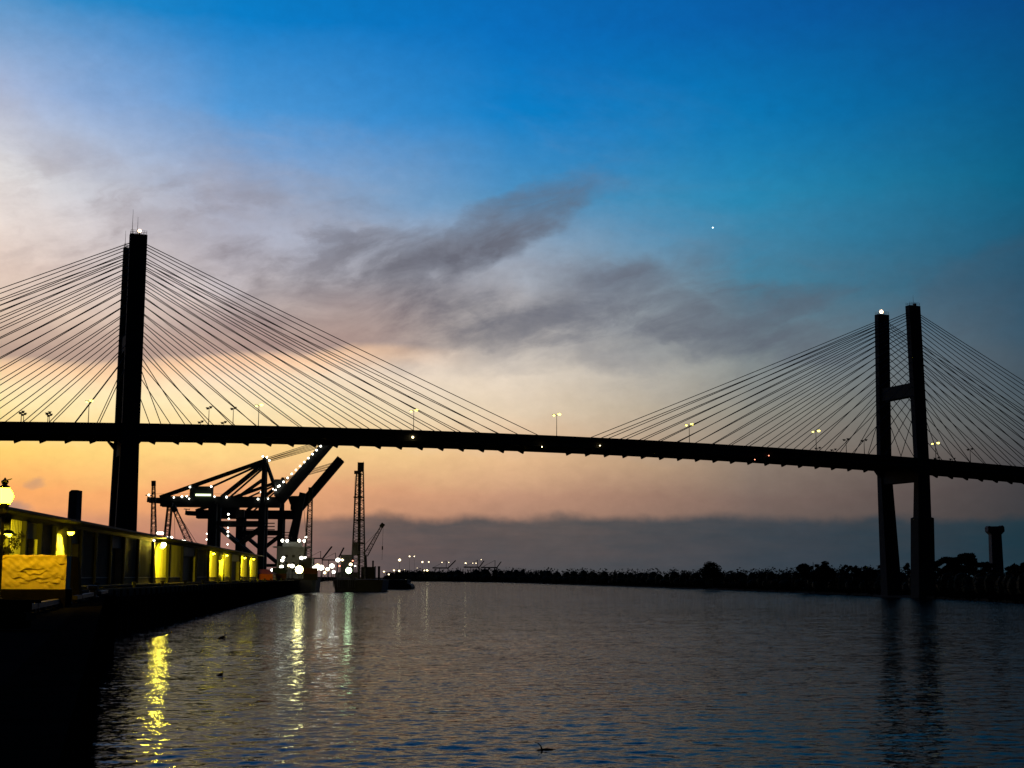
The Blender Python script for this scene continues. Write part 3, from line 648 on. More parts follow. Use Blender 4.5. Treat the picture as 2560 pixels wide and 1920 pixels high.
# ------------------------------------------------------------------ transit shed
def tpx(px): return on_wall(px, 1440, N1 * D_SHED, N1).dot(U1)
def shz(px, py): return on_wall(px, py, N1 * D_SHED, N1).z
EAVE = 15.1
shd = thing('warehouse', 'long low metal-clad quayside warehouse with yellow-lit bays', 'warehouse', shed(300, 0, GZ))
edges = [-90, -40, 5, 49, 89, 125, 164, 192, 230, 268, 302, 338, 376, 414, 450, 486, 517, 541, 556, 574, 597, 616, 640]
T0, T1 = tpx(edges[0]), tpx(edges[-1])
doors = {(49, 89), (164, 192), (268, 302), (450, 486), (541, 556), (574, 597)}
def sbox(t0, t1, d0, d1, z0, z1): return MB().box(shed((t0 + t1) / 2, (d0 + d1) / 2, (z0 + z1) / 2), (t1 - t0, abs(d1 - d0), z1 - z0), wa)
sbox(T0, T1, 1.6, 13, GZ, EAVE - .3).build('rear_hall', 'dark_door', shd)
for a, b in zip(edges, edges[1:]):
    t0, t1 = tpx(a) + .35, tpx(b) - .35
    if (a, b) in doors:
        z1 = EAVE - 3.0
        dr = sbox(t0, t1, 1.0, 1.3, GZ, z1).build('door', 'dark_door', shd)
        k = 7
        for i in range(1, k): sbox(t0, t1, .94, .995, GZ + (z1 - GZ) * i / k - .05, GZ + (z1 - GZ) * i / k + .05).build('slat', 'steel', dr)
        sbox(t0, t1, .02, 1.5, z1, EAVE - .9).build('lintel_panel', 'wall_metal', shd)
        for tt in (t0, t1): sbox(tt - .12, tt + .12, -.12, 1.2, GZ, z1).build('door_jamb', 'trim', shd)
    else:
        m = MB(); m.box(shed((t0 + t1) / 2, .15, (GZ + 1.3 + EAVE - .9) / 2), (t1 - t0, .3, EAVE - .9 - GZ - 1.3), wa)
        n = int((t1 - t0) / .75)
        for i in range(n): m.box(shed(t0 + (i + .5) * (t1 - t0) / n, -.04, (GZ + 1.3 + EAVE - .9) / 2), (.16, .08, EAVE - .9 - GZ - 1.3), wa)
        m.build('wall_panel', 'wall_metal', shd)
        sbox(t0, t1, -.06, .4, GZ, GZ + 1.22).build('dado', 'old_concrete', shd)
        sbox(t0, t1, -.16, .1, GZ + 1.22, GZ + 1.36).build('rail', 'trim', shd)
for a in edges:
    t = tpx(a); sbox(t - .34, t + .34, -.6, .5, GZ, EAVE - .9).build('pilaster', 'roof_metal', shd)
    sbox(t - .40, t - .345, -.5, -.2, GZ, EAVE - .9).build('downpipe', 'roof_metal', shd)
sbox(T0 - 1, T1 + .6, -.3, .9, EAVE - .88, EAVE - .3).build('fascia', 'roof_metal', shd)
rf = sbox(T0 - 2, T1 + 1.5, -2.6, 13.6, EAVE - .28, EAVE).build('roof', 'roof_metal', shd)
sbox(T0 - 2, T1 + 1.5, -2.85, -2.62, EAVE - .22, EAVE + .06).build('gutter', 'steel', rf)
for i in range(9): MB().tube([shed(T0 + 20 + i * (T1 - T0 - 30) / 8, 6, EAVE), shed(T0 + 20 + i * (T1 - T0 - 30) / 8, 6, EAVE + .8), shed(T0 + 20 + i * (T1 - T0 - 30) / 8, 6, EAVE + .82), shed(T0 + 20 + i * (T1 - T0 - 30) / 8, 6, EAVE + 1.1)], [.4, .4, .6, .2], 9).build('roof_vent', 'roof_metal', rf)
sbox(T0, T1, -4.2, -.05, GZ - .02, GZ + .14).build('loading_kerb', 'old_concrete', shd)
lamps = [(20, 1335, 'leftmost, above the bay beside the planter'), (177, 1330, 'second from the left, above a dark doorway'), (405, 1366, 'third from the left, largest over the middle bays'), (534, 1383, 'first of the four close together'), (567, 1388, 'fifth from the left'), (612, 1394, 'sixth from the left'), (634, 1397, 'last before the cranes')]
for i, (px, py, tx) in enumerate(lamps):
    w = on_wall(px, py, N1 * (D_SHED - 1.5), N1); t = w.dot(U1); b = shed(t, -.75, w.z + .5)
    o = thing('wall_lamp', 'yellow sodium lamp on the warehouse wall, ' + tx, 'wall lamp', b, 'sodium lamps along the warehouse')
    MB().tube([shed(t, .0, w.z + .3), shed(t, -.8, w.z + .75), shed(t, -1.4, w.z + .7), w + V((0, 0, .45))], .05, 6).build('arm', 'steel', o)
    MB().tube([w + V((0, 0, .5)), w + V((0, 0, .4)), w + V((0, 0, .0))], [.2, .5, .8], 12).build('hood', 'steel', o)
    MB().ball(w, (.42, .48, .55, .42, .4, .4, .4)[i], 12, 8).build('bulb', 'sodium', o, True)
    ld = bpy.data.lights.new('wall_lamp_light', 'SPOT'); ld.energy = (14000, 46000, 24000, 20000, 20000, 20000, 20000)[i]; ld.color = (1, .74, .012); ld.spot_size = R((92, 112, 84, 84, 84, 84, 84)[i]); ld.spot_blend = .35; ld.shadow_soft_size = .25
    lo = bpy.data.objects.new('wall_lamp_light', ld); COL.objects.link(lo); lo.parent = o
    sp_ = w + V((0, 0, -.62)) - N1 * .5; tg = on_wall(*((16, 1400), (146, 1378), (402, 1430), (530, 1430), (564, 1430), (607, 1432), (629, 1432))[i], N1 * D_SHED, N1)
    lo.location = sp_ - o.location; lo.rotation_euler = (sp_ - tg).to_track_quat('Z', 'Y').to_euler()
# extra light head, added beside the third lamp to strengthen its river streak
w = on_wall(409, 1362, N1 * (D_SHED - 2.0), N1); t = w.dot(U1)
o = thing('floodlight', 'added yellow light head under the eaves beside the third wall lamp, facing the river', 'floodlight', shed(t, -.7, w.z))
aim = (V((-20, 60, 0)) - w).normalized()
MB().tube([w - aim * .5, w - aim * .05, w], [.3, .5, .52], 12).build('housing', 'steel', o)
MB().tube([w + aim * .01, w + aim * .03], [.46, .46], 14).build('lens', 'added_flood', o)
MB().bar(w - aim * .3, shed(t, .1, w.z + .2), .08).build('bracket', 'steel', o)
w = on_wall(385, 1351, N1 * (D_SHED - 2.4), N1)
o = thing('eaves_lamp', 'tiny white lamp hanging under the warehouse eaves, left of the third wall lamp', 'lamp', w)
MB().ball(w, .2, 8, 6).build('bulb', 'white_lamp', o); MB().bar(w, V((w.x, w.y, EAVE - .2)), .04).build('stem', 'steel', o)

# ------------------------------------------------------------------ container cranes
def container_crane(Y, lit, label, k=0.0):
    base = at(663, 1440, 700); off = U1 * ((Y - 700) / U1.y)
    def P(px, py, al=0.0): return at(px, py, 700) + off + U1 * al
    root = thing('container_crane', label, 'crane', V((base.x, base.y, GZ)) + off, 'container cranes with raised booms')
    W2 = 9.0
    def G(p): return V((p.x, p.y, GZ))
    for al in (-W2, W2):
        for (pa, w) in ((538, 4.2), (659, 3.2)):
            t_ = P(pa, 1262, al); MB().bar(G(t_), t_, w, w * .8).build('leg', 'crane_paint', root)
        MB().bar(P(538, 1310, al), P(660, 1310, al), 1.6, 2.4).build('portal_beam', 'crane_paint', root)
        MB().bar(P(548, 1318, al), P(655, 1408, al), 1.7, 1.7).build('diagonal_brace', 'crane_paint', root)
        MB().bar(P(655, 1318, al), P(600, 1360, al), 1.2, 1.2).build('diagonal_brace', 'crane_paint', root)
        MB().bar(P(659, 1262, al), P(663, 1148, al * .45), 1.9, 1.9).build('apex_mast', 'crane_paint', root)
        MB().bar(P(664, 1150, al * .45), P(690, 1225, al * .6), 1.3, 1.3).build('apex_strut', 'crane_paint', root)
        MB().bar(P(661, 1152, al * .45), P(402, 1243, al * .45), 1.0, 1.2).build('backstay', 'crane_paint', root)
        MB().bar(P(659, 1160, al * .45), P(555, 1243, al * .45), 1.2, 1.3).build('backstay', 'crane_paint', root)
        MB().bar(P(656, 1200, al * .45), P(600, 1240, al * .45), .8, .9).build('backstay', 'crane_paint', root)
        MB().bar(P(538, 1408, al), P(660, 1408, al), 1.6, 1.8).build('sill_beam', 'crane_paint', root)
    for pa in (538, 659):
        MB().bar(P(pa, 1310, -W2), P(pa, 1310, W2), 1.4, 2).build('cross_beam', 'crane_paint', root)
        MB().bar(P(pa, 1262, -W2), P(pa, 1262, W2), 1.4, 2).build('cross_beam', 'crane_paint', root)
    MB().bar(P(661, 1156, 2), P(470, 1243, 2), .9, 1.0).build('backstay', 'crane_paint', root)
    MB().bar(P(659, 1170, 0), P(575, 1243, 0), .8, .9).build('backstay', 'crane_paint', root)
    MB().bar(P(663, 1147, -4.4), P(663, 1147, 4.4), 1.2, 1.2).build('apex_beam', 'crane_paint', root)
    for al in (-3.5, 3.5):
        MB().bar(P(404, 1254, al), P(702, 1256, al), 1.8, 5.2).bar(P(371, 1250, al), P(404, 1252, al), 1.4, 2.6, None or V((0, 0, 1))).build('main_girder', 'crane_paint', root)
        MB().bar(P(698, 1252, al), P(838, 1088, al), 1.8, 5.0).build('boom_girder', 'crane_paint', root)
        MB().bar(P(700, 1238, al), P(829, 1086, al), .35, .5).build('boom_walkway', 'crane_paint', root)
    bt = MB()
    for k_ in range(14):
        f0, f1 = k_ / 14, (k_ + 1) / 14; e = 1 if k_ % 2 else -1
        bt.bar(P(698, 1252, 3.5 * e).lerp(P(838, 1088, 3.5 * e), f0), P(698, 1252, -3.5 * e).lerp(P(838, 1088, -3.5 * e), f1), .6)
        bt.bar(P(698, 1252, -3.5).lerp(P(838, 1088, -3.5), f0) , P(700, 1238, -3.5).lerp(P(829, 1086, -3.5), f0), .3)
    bt.build('boom_bracing', 'crane_paint', root)
    for j in range(3):
        for al in (-3, 3):
            MB().tube([P(668, 1146 + 4 * j, al), P(822 - 6 * j, 1097 + 9 * j, al)], .16, 5).build('forestay', 'crane_paint', root)
    mh = MB().box(P(504, 1231, 0), (11, 8, 5.4), wa + R(90)).build('machinery_house', 'crane_paint', root)
    MB().box(P(504, 1217.6, 0), (11.6, 8.6, .3), wa + R(90)).build('house_roof', 'roof_metal', mh)
    MB().box(P(600, 1284, 0), (4.5, 3.5, 4.0), wa + R(90)).build('operator_cab', 'crane_paint', root)
    MB().box(P(430, 1246, 0), (18, 7, .3), wa + R(90)).build('walkway', 'crane_paint', root)
    for i in range(6): MB().bar(P(385 + 46 * i, 1243, -4.6), P(385 + 46 * i, 1235, -4.6), .12).build('handrail_post', 'crane_paint', root)
    MB().bar(P(385, 1236, -4.6), P(615, 1236, -4.6), .12).build('handrail', 'crane_paint', root)
    MB().bar(P(371, 1250, 0), P(371, 1238, 0), .5).bar(P(364, 1238, 0), P(382, 1239, 0), .3, .5).build('end_mast', 'crane_paint', root)
    MB().box(P(699, 1220, 0), (5, 6, 8.5), wa + R(90)).build('hinge_frame', 'crane_paint', root)
    for i, py in enumerate((1318, 1326, 1334)): MB().bar(P(620, py - 8, -W2 - .6), P(690, py - 8, -W2 - .6), .3, .5).build('access_walkway', 'crane_paint', root)
    if lit:
        pts = [(438, 1245), (458, 1243), (470, 1242), (476, 1248), (478, 1219), (531, 1218), (539, 1243), (569, 1244), (659, 1143), (669, 1145), (675, 1153), (660, 1168), (660, 1182), (660, 1200), (658, 1214), (654, 1232), (376, 1239), (685, 1224), (697, 1218),
               (576, 1288), (577, 1299), (575, 1321), (575, 1331), (575, 1341), (574, 1362), (524, 1372), (523, 1350), (523, 1336), (647, 1249), (655, 1250), (672, 1248)]
        pts += [(690 + (823 - 690) * f, 1226 + (1098 - 1226) * f) for f in [i / 13 for i in range(14)]]
        for q, (px, py) in enumerate(pts):
            MB().ball(P(px, py, -W2 - 1.2 if px < 690 and py > 1260 else -4.9), .46 if px > 690 or py < 1220 else (.35, .5, .42)[q % 3], 8, 6).build('crane_lamp', 'white_lamp', root)
        MB().bar(P(492, 1238.5, -5.2), P(530, 1239, -5.2), .5, 1.0).build('strip_light', 'pale_tube', root)
    return root
container_crane(700, True, 'ship-to-shore container crane strung with white lamps, boom raised toward the bridge deck')
container_crane(845, False, 'unlit container crane with raised boom behind the lamp-strung one')

# ------------------------------------------------------------------ docked ship under the cranes
sh = at(738, 1440, 655); sh.z = 0
ship = thing('docked_ship', 'dark ship seen end-on at the wharf, pale grey deckhouse with lamps on top', 'ship', sh)
def outline(c, L, B, pts): return [(c.x + U1.x * L * a + N1.x * B * b, c.y + U1.y * L * a + N1.y * B * b) for a, b in pts]
hp = [(-.5, -.42), (-.44, -.5), (.3, -.5), (.5, 0), (.3, .5), (-.44, .5), (-.5, .42)]
m = MB(); hb = outline(sh + U1 * 40, 84, 18.5, hp); ht = outline(sh + U1 * 40, 86, 19.6, hp); n = len(hb)
m.v = [(p[0], p[1], -1.5) for p in hb] + [(p[0], p[1], 6.2) for p in ht]; m.f = [tuple(range(n))[::-1], tuple(range(n, 2*n))] + [(i, (i+1) % n, n+(i+1) % n, n+i) for i in range(n)]
m.build('hull', 'hull', ship)
d0 = at(729, 1440, 665)
dk = MB().box((d0.x, d0.y, 13.6), (13.8, 12, 14.6), wa + R(90)).build('deckhouse', 'ship_white', ship)
MB().box((d0.x, d0.y, 21.2), (18.0, 13, .5), wa + R(90)).build('bridge_wing', 'ship_white', dk)
MB().box((d0.x, d0.y + 1, 22.6), (9, 7, 2.2), wa + R(90)).build('wheelhouse', 'ship_white', dk)
for i in range(4):
    for j in range(3): MB().box((d0.x - 5 + i * 3.3, d0.y - 6.2, 10 + 3.4 * j), (1.3, .12, 1.2), wa + R(90)).build('window', 'dark_door', dk)
for (px, py) in ((706, 1351.5), (718, 1352), (748, 1351.5), (761, 1352)):
    MB().ball(at(px, py, 658), .72, 9, 6).build('deck_lamp', 'white_lamp', ship)
for i in range(9): MB().bar(at(690 + 11 * i, 1441, 655), at(690 + 11 * i, 1435, 655), .12).build('stanchion', 'steel', ship)
MB().bar(at(690, 1435.5, 655), at(778, 1435.5, 655), .1).build('guard_rail', 'steel', ship)
# orange tent and stacked containers on the wharf
b = at(662, 1440, 560); b.z = GZ
tent = thing('tent', 'orange-red tent with a sloping roof on the wharf below the cranes', 'tent', b)
m = MB(); m.poly([(b.x - 3.9, b.y - 4), (b.x + 3.9, b.y - 4), (b.x + 3.9, b.y + 4), (b.x - 3.9, b.y + 4)], GZ, GZ + 2.4).build('side_walls', 'orange_red', tent)
m = MB(); m.quadbox([(b.x - 4.2, b.y - 4.3, GZ + 2.42), (b.x + 4.2, b.y - 4.3, GZ + 2.42), (b.x + 4.2, b.y + 4.3, GZ + 2.42), (b.x - 4.2, b.y + 4.3, GZ + 2.42)], [(b.x - 2.2, b.y - .2, GZ + 4.3), (b.x + 1.2, b.y - .2, GZ + 4.3), (b.x + 1.2, b.y + .2, GZ + 4.3), (b.x - 2.2, b.y + .2, GZ + 4.3)]); m.build('roof', 'orange_red', tent)
cm = {}
for k in ('box_blue', 'box_brown', 'hull'):
    q = MB().box((0, 0, 1.3), (6.1, 2.44, 2.6))
    for i in range(9): q.box((-2.8 + .7 * i, -1.24, 1.3), (.25, .06, 2.3)); q.box((-2.8 + .7 * i, 1.24, 1.3), (.25, .06, 2.3))
    cm[k] = q.mesh('shipping_container', k)
ctx = ('bottom one', 'top one', 'bottom one', 'top one')
for i, (px, lv, k) in enumerate(((698, 0, 'box_brown'), (698, 1, 'box_blue'), (776, 0, 'hull'), (776, 1, 'box_brown'))):
    p = at(px, 1440, 600); o = bpy.data.objects.new('shipping_container', cm[k]); COL.objects.link(o); o.location = (p.x, p.y, GZ + 2.62 * lv); o.rotation_euler = (0, 0, .15)
    tag(o, 'ribbed container, %s of the pair %s' % (ctx[i], 'beside the orange tent' if px < 700 else 'at the foot of the thin lattice mast'), 'container', 'containers on the wharf')

# ------------------------------------------------------------------ lattice cranes on the wharf and behind the shed
def lattice_crane(name, label, foot, tip, Y, w0, w1, n, r, cab=True, tie=None, grp='lattice crane booms'):
    a = at(*foot, Y); b = at(*tip, Y); o = thing(name, label, 'crane', V((a.x, a.y, GZ)), grp)
    MB().lattice(a, b, w0, w1, n, r).build('boom', 'steel', o)
    if cab:
        MB().box((a.x - 1.0, a.y + 2, a.z - 2.2), (6.0, 5, 4.4)).build('cab', 'steel', o)
    MB().bar(V((a.x, a.y + 1, GZ)), V((a.x, a.y + 1, a.z)), 2.2).build('pedestal', 'steel', o)
    d = (b - a).normalized(); MB().bar(b - d * 1.2, b + d * 1.0, w1 + .5).build('boom_head', 'steel', o)
    for t in (tie or []): MB().tube([at(*t[0], Y), at(*t[1], Y)], .09, 4).build('pendant_line', 'cable', o)
    MB().tube([b, V((b.x + .8, b.y, b.z - 14))], .07, 4).build('hoist_line', 'cable', o)
    return o
lattice_crane('lattice_crane', 'slender lattice boom rising left of the container cranes behind the shed', (384, 1345), (384, 1208), 560, 2.0, 1.0, 22, .13)
lattice_crane('lattice_crane', 'dark narrow lattice boom under the tail of the lamp-strung crane', (416, 1352), (425, 1262), 540, 1.9, 1.6, 14, .16)
lattice_crane('lattice_crane', 'inclined lattice boom with a guy line beside the shed roof', (476, 1362), (436, 1272), 520, 2.1, 1.3, 14, .1, tie=[((497, 1366), (440, 1276))])
lattice_crane('lattice_crane', 'upright lattice mast right of the pale deckhouse', (770, 1395), (777, 1224), 640, 3.0, 1.5, 26, .15)
hc = at(732, 1345, 700); ht_ = at(757, 1232, 700)
o = thing('harbour_crane', 'solid dark luffing crane boom standing behind the pale deckhouse', 'crane', (hc.x, hc.y, GZ))
MB().bar(hc, ht_, 4.4, 3.6, w2=3.0).build('boom', 'crane_paint', o)
MB().bar((hc.x, hc.y, GZ), hc, 4.0).build('tower', 'crane_paint', o)
MB().box((hc.x, hc.y, hc.z - 3), (7, 6, 5)).build('machinery_house', 'crane_paint', o)
MB().tube([ht_, (ht_.x + 2, ht_.y, ht_.z - 20)], .1, 4).build('hoist_line', 'cable', o)

# ------------------------------------------------------------------ pile-driving barge
def barge(px0, px1, Y, ytop, L, label):
    a = at(px0, 1440, Y); b = at(px1, 1440, Y); zt_ = at(px0, ytop, Y).z; c = V(((a.x + b.x) / 2, Y + L / 2, 0)); w = b.x - a.x
    o = thing('barge', label, 'barge', c)
    m = MB(); rk = w * .04
    m.quadbox([(a.x + rk, Y, -.8), (b.x - rk, Y, -.8), (b.x - rk, Y + L, -.8), (a.x + rk, Y + L, -.8)], [(a.x, Y - 1, zt_), (b.x, Y - 1, zt_), (b.x, Y + L, zt_), (a.x, Y + L, zt_)]).build('hull', 'hull', o)
    MB().bar((a.x, Y - 1.05, zt_ - .3), (b.x, Y - 1.05, zt_ - .3), .3, .5).build('rubbing_strake', 'dark_timber', o)
    for i in range(6):
        x = a.x + w * (i + .5) / 6; MB().tube([(x, Y - .6, zt_), (x, Y - .6, zt_ + .7)], .2, 7).build('bitt', 'steel', o)
    return o
barge(834, 958, 674, 1449, 34, 'flat black work barge carrying the tall pile-driving tower')
o = barge(930, 1019, 800, 1449, 30, 'black barge with a rounded end beyond the pile-driving barge')
e = at(1019, 1440, 800); m = MB().tube([(e.x, 800, 1), (e.x, 830, 1)], 2.4, 10).build('bow_roller', 'hull', o)
BY = 680.0
a = at(889, 1447, BY)
rig = thing('pile_driving_rig', 'tall twin lattice pile-driving tower standing on the work barge', 'crane', a)
MB().lattice(at(888, 1447, BY), at(896.5, 1182, BY), 4.0, 2.1, 34, .17).build('lattice_mast', 'steel', rig)
MB().lattice(at(904, 1447, BY - 2), at(902.5, 1172, BY - 2), 3.3, 2.3, 38, .17).build('lattice_mast', 'steel', rig)
MB().bar(at(896.5, 1440, BY - 1), at(899, 1180, BY - 1), .9, .9).build('lead_rail', 'steel', rig)
MB().box(at(902, 1168, BY), (2.9, 3, 4.6)).build('head_block', 'steel', rig); MB().box(at(894, 1181, BY), (3.2, 2.4, 1.6)).build('hammer_cap', 'steel', rig)
for y in (1243, 1300, 1358): MB().bar(at(884, y, BY), at(910, y, BY), .7).build('tie_beam', 'steel', rig)
MB().box(at(889, 1372, BY - 1.5), (3.2, 2.2, 6.5)).build('hammer', 'steel', rig)
MB().box(at(868, 1410, BY + 2), (5.8, 6, 9.0)).build('winch_house', 'steel', rig)
MB().box(at(868, 1437, BY + 3), (11, 8, 2.6)).build('deck_house', 'steel', rig)
for pa, pb in (((909, 1164), (909, 1154)), ((895, 1166), (895, 1155))): MB().tube([at(*pa, BY), at(*pb, BY)], .12, 4).build('masthead_pole', 'steel', rig)
MB().tube([at(880, 1395, BY), at(888, 1190, BY)], .08, 4).build('guy_line', 'cable', rig)
oc = thing('crawler_crane', 'small crane with an inclined lattice boom right of the pile-driving tower', 'crane', at(914, 1440, 700))
MB().lattice(at(914, 1388, 700), at(956, 1313, 700), 2.2, 1.0, 16, .11).build('boom', 'steel', oc)
MB().bar(at(952, 1318, 700), at(959, 1309, 700), 1.9, 1.9).build('boom_head', 'steel', oc)
MB().box(at(921, 1432, 700), (7, 5, 6)).build('house', 'steel', oc)
MB().bar(at(914, 1388, 700), at(916, 1430, 700), 1.0).build('gantry', 'steel', oc)
MB().tube([at(912, 1362, 700), at(950, 1322, 700)], .08, 4).build('pendant_line', 'cable', oc)
MB().tube([at(958, 1316, 700), at(955, 1400, 700)], .07, 4).build('hoist_line', 'cable', oc); MB().box(at(956, 1370, 700), (.6, .6, 1.8)).build('hook_block', 'steel', oc)
for px, y0, y1, w, tx in ((932.5, 1404, 1450, .9, 'tallest'), (938, 1418, 1450, .7, 'thinnest'), (947.5, 1418, 1450, 1.2, 'thickest')):
    b = at(px, y1, 720); o = thing('mooring_spud', 'dark upright mooring spud beside the barge crane, %s of the three' % tx, 'pile', V((b.x, b.y, 0)), 'mooring spuds')
    t_ = at(px, y0, 720); MB().tube([(b.x, b.y, -1), t_], w / 2, 8).build('shaft', 'steel', o); MB().tube([t_, t_ + V((0, 0, .5))], [w * .6, w * .5], 8).build('cap', 'steel', o)

# ------------------------------------------------------------------ dock and shore lamps
def lamp_mast(px, py, Y, r, m_, label, cat='lamp mast', gz=GZ, grp='dock lamps', n=1, sp=1.6):
    p = at(px, py, Y); b = V((p.x, p.y, gz)); o = thing('lamp_mast', label, cat, b, grp)
    MB().tube([b, p], [.16 + r * .1, .1], 6).build('mast', 'steel', o)
    for k in range(n):
        c = p + V(((k - (n - 1) / 2) * sp, -.3, 0)); MB().ball(c, r, 10, 6, (1, 1, .85)).build('lamp_head', m_, o)
    if n > 1: MB().bar(p - V((n * sp / 2, 0, -r)), p + V((n * sp / 2, 0, r)), .25).build('crown_bar', 'steel', o)
    return o
ordn = ['first', 'second', 'third', 'fourth', 'fifth', 'sixth', 'seventh', 'eighth', 'ninth', 'tenth', 'eleventh', 'twelfth', 'thirteenth', 'fourteenth', 'fifteenth', 'sixteenth', 'seventeenth', 'eighteenth', 'nineteenth', 'twentieth', 'twenty-first', 'twenty-second']
for i, (px, py) in enumerate(((400, 1333), (423, 1344), (456, 1353), (487, 1361))):
    lamp_mast(px, py, 900, 1.0, 'white_lamp', 'high mast with a crown of white lamps behind the shed roof, %s from the left' % ordn[i], grp='high masts behind the shed', n=3, sp=1.5)
dock = sorted([(682, 1425, .9, 'white_lamp'), (704, 1417, .9, 'white_lamp'), (706, 1401, .8, 'white_lamp'), (709, 1394, .7, 'white_lamp'), (723, 1414, .7, 'warm_lamp'), (731, 1415, 1.0, 'white_lamp'), (754, 1395, .95, 'white_lamp'), (763, 1394, .6, 'white_lamp'), (765, 1343, .5, 'white_lamp'),
        (789, 1421, 1.5, 'white_lamp'), (794, 1414, .9, 'warm_lamp'), (803, 1419, 1.35, 'white_lamp'), (819, 1423, .9, 'warm_lamp'), (830, 1415, 1.15, 'white_lamp'), (834, 1430, .9, 'white_lamp'), (845, 1400, 1.1, 'white_lamp'), (856, 1400, .6, 'warm_lamp'), (812, 1432, .6, 'warm_lamp'), (849, 1415, .45, 'red_lamp'), (877, 1411, .8, 'warm_lamp'), (882, 1402, .4, 'red_lamp'), (888, 1415, .4, 'white_lamp')])
for i, (px, py, r, m_) in enumerate(dock):
    inb = px > 832
    lamp_mast(px, py, 672 if inb else 640, r, m_, 'small %s lamp among the dock lights, %s from the left' % ({'white_lamp': 'white', 'warm_lamp': 'warm', 'red_lamp': 'red'}[m_], ordn[i]), gz=2.0 if inb else GZ)
def flood_mast(px, py, Y, r, m_, label, gz):
    p = at(px, py, Y); b = V((p.x, p.y, gz)); o = thing('floodlight_mast', label, 'floodlight', b)
    MB().tube([b, p], [.22, .14], 6).build('mast', 'steel', o)
    aim = (V((p.x * .25, 60, 0)) - p).normalized()
    MB().tube([p - aim * .6, p, p + aim * .1], [r * .6, r, r * 1.04], 12).build('housing', 'steel', o)
    MB().tube([p + aim * .12, p + aim * .2], [r * .96, r * .96], 14).build('lens', m_, o)
flood_mast(748, 1424, 600, 1.7, 'flood', 'big yellow-white floodlight glaring on the wharf below the cranes', GZ)
flood_mast(872, 1426, 668, 1.5, 'flood_green', 'greenish-white floodlight on a short mast on the work barge', 2.0)
far = sorted([(960, 1429, 1.1), (972, 1436, 1.6), (985, 1426, 1.7), (998, 1427, 1.9), (999, 1400, 2.3), (1015, 1451, .8), (1024, 1391, 1.5), (1036, 1391, .8), (1056, 1405, 1.8), (1061, 1426, 1.4), (1068, 1426, 1.6), (1072, 1405, 1.4), (1105, 1406, 1.0), (1122, 1406, .9), (1164, 1408, 1.1), (1182, 1408, .8), (1190, 1408, 1.0), (1203, 1399, .8), (1043, 1420, .6), (1011, 1424, .6)])
for i, (px, py, r) in enumerate(far):
    Y = 1500 if py > 1420 and px < 1010 else 2050
    if (px, py) == (1015, 1451): Y = 801
    lamp_mast(px, py, Y, r * (.6 if Y == 1500 else .78 if Y > 1500 else .6), 'shore_lamp' if i % 4 else 'warm_lamp', 'distant shore lamp over the river bend, %s from the left' % ordn[i] if Y != 801 else 'small white lamp on the end of the far barge', gz=2, grp='distant shore lamps')
for i, (x0, y0, x1, y1, tx) in enumerate(((806, 1396, 829, 1366, 'left of the pile-driving tower'), (843, 1400, 859, 1369, 'just left of the pile-driving tower'), (1120, 1420, 1139, 1401, 'first right of the distant lamps'), (1198, 1418, 1210, 1402, 'second right of the distant lamps'), (1242, 1419, 1253, 1404, 'farthest right over the treeline'))):
    Y = 2300; a = at(x0, y0, Y); b = at(x1, y1, Y); o = thing('distant_crane', 'faint distant crane with a raised boom, ' + tx, 'crane', V((a.x, a.y, 2)), 'distant cranes')
    for e in (0, 8): MB().bar(a + V((0, e, 0)), b + V((0, e, 0)), 1.1, 1.5).build('boom', 'steel', o)
    for e in (-14, 0): MB().bar(V((a.x + e, a.y, 2)), V((a.x + e, a.y, a.z)), 1.2).build('leg', 'steel', o)
    MB().bar(V((a.x - 26, a.y, a.z)), a, 1.2, 2).build('girder', 'steel', o)
    ap = V((a.x - 3, a.y, a.z + 12)); MB().bar(a - V((3, 0, 0)), ap, .9).build('apex_mast', 'steel', o); MB().bar(ap, V((a.x - 26, a.y, a.z)), .5).build('backstay', 'steel', o)

# ------------------------------------------------------------------ trees along the far bank
def bank_at(px):
    for p, q, pa, qa_ in zip(bank, bank[1:], BPX, BPX[1:]):
        if pa <= px <= qa_: return p.lerp(q, (px - pa) / (qa_ - pa))
    return bank[-1]
BPX = (1000, 1120, 1240, 1380, 1500, 1700, 1900, 2080, 2200, 2400, 2560, 2680)
hts = [(960, 1434), (1000, 1431), (1020, 1429), (1060, 1427), (1100, 1429), (1128, 1424), (1140, 1420), (1158, 1428), (1180, 1424), (1240, 1420), (1262, 1422), (1310, 1421), (1330, 1427), (1370, 1423), (1400, 1428), (1425, 1428), (1460, 1423), (1480, 1426), (1530, 1428), (1560, 1428), (1600, 1431), (1628, 1424), (1650, 1430), (1690, 1423), (1710, 1429), (1760, 1429), (1860, 1427), (1920, 1423), (1960, 1424), (2010, 1420), (2100, 1420), (2160, 1418), (2220, 1418), (2300, 1420), (2480, 1422), (2700, 1418)]
def top_y(px):
    for (a, ya), (b, yb) in zip(hts, hts[1:]):
        if a <= px <= b: return ya + (yb - ya) * (px - a) / (b - a)
    return hts[-1][1]
m = MB(); px = 968.0
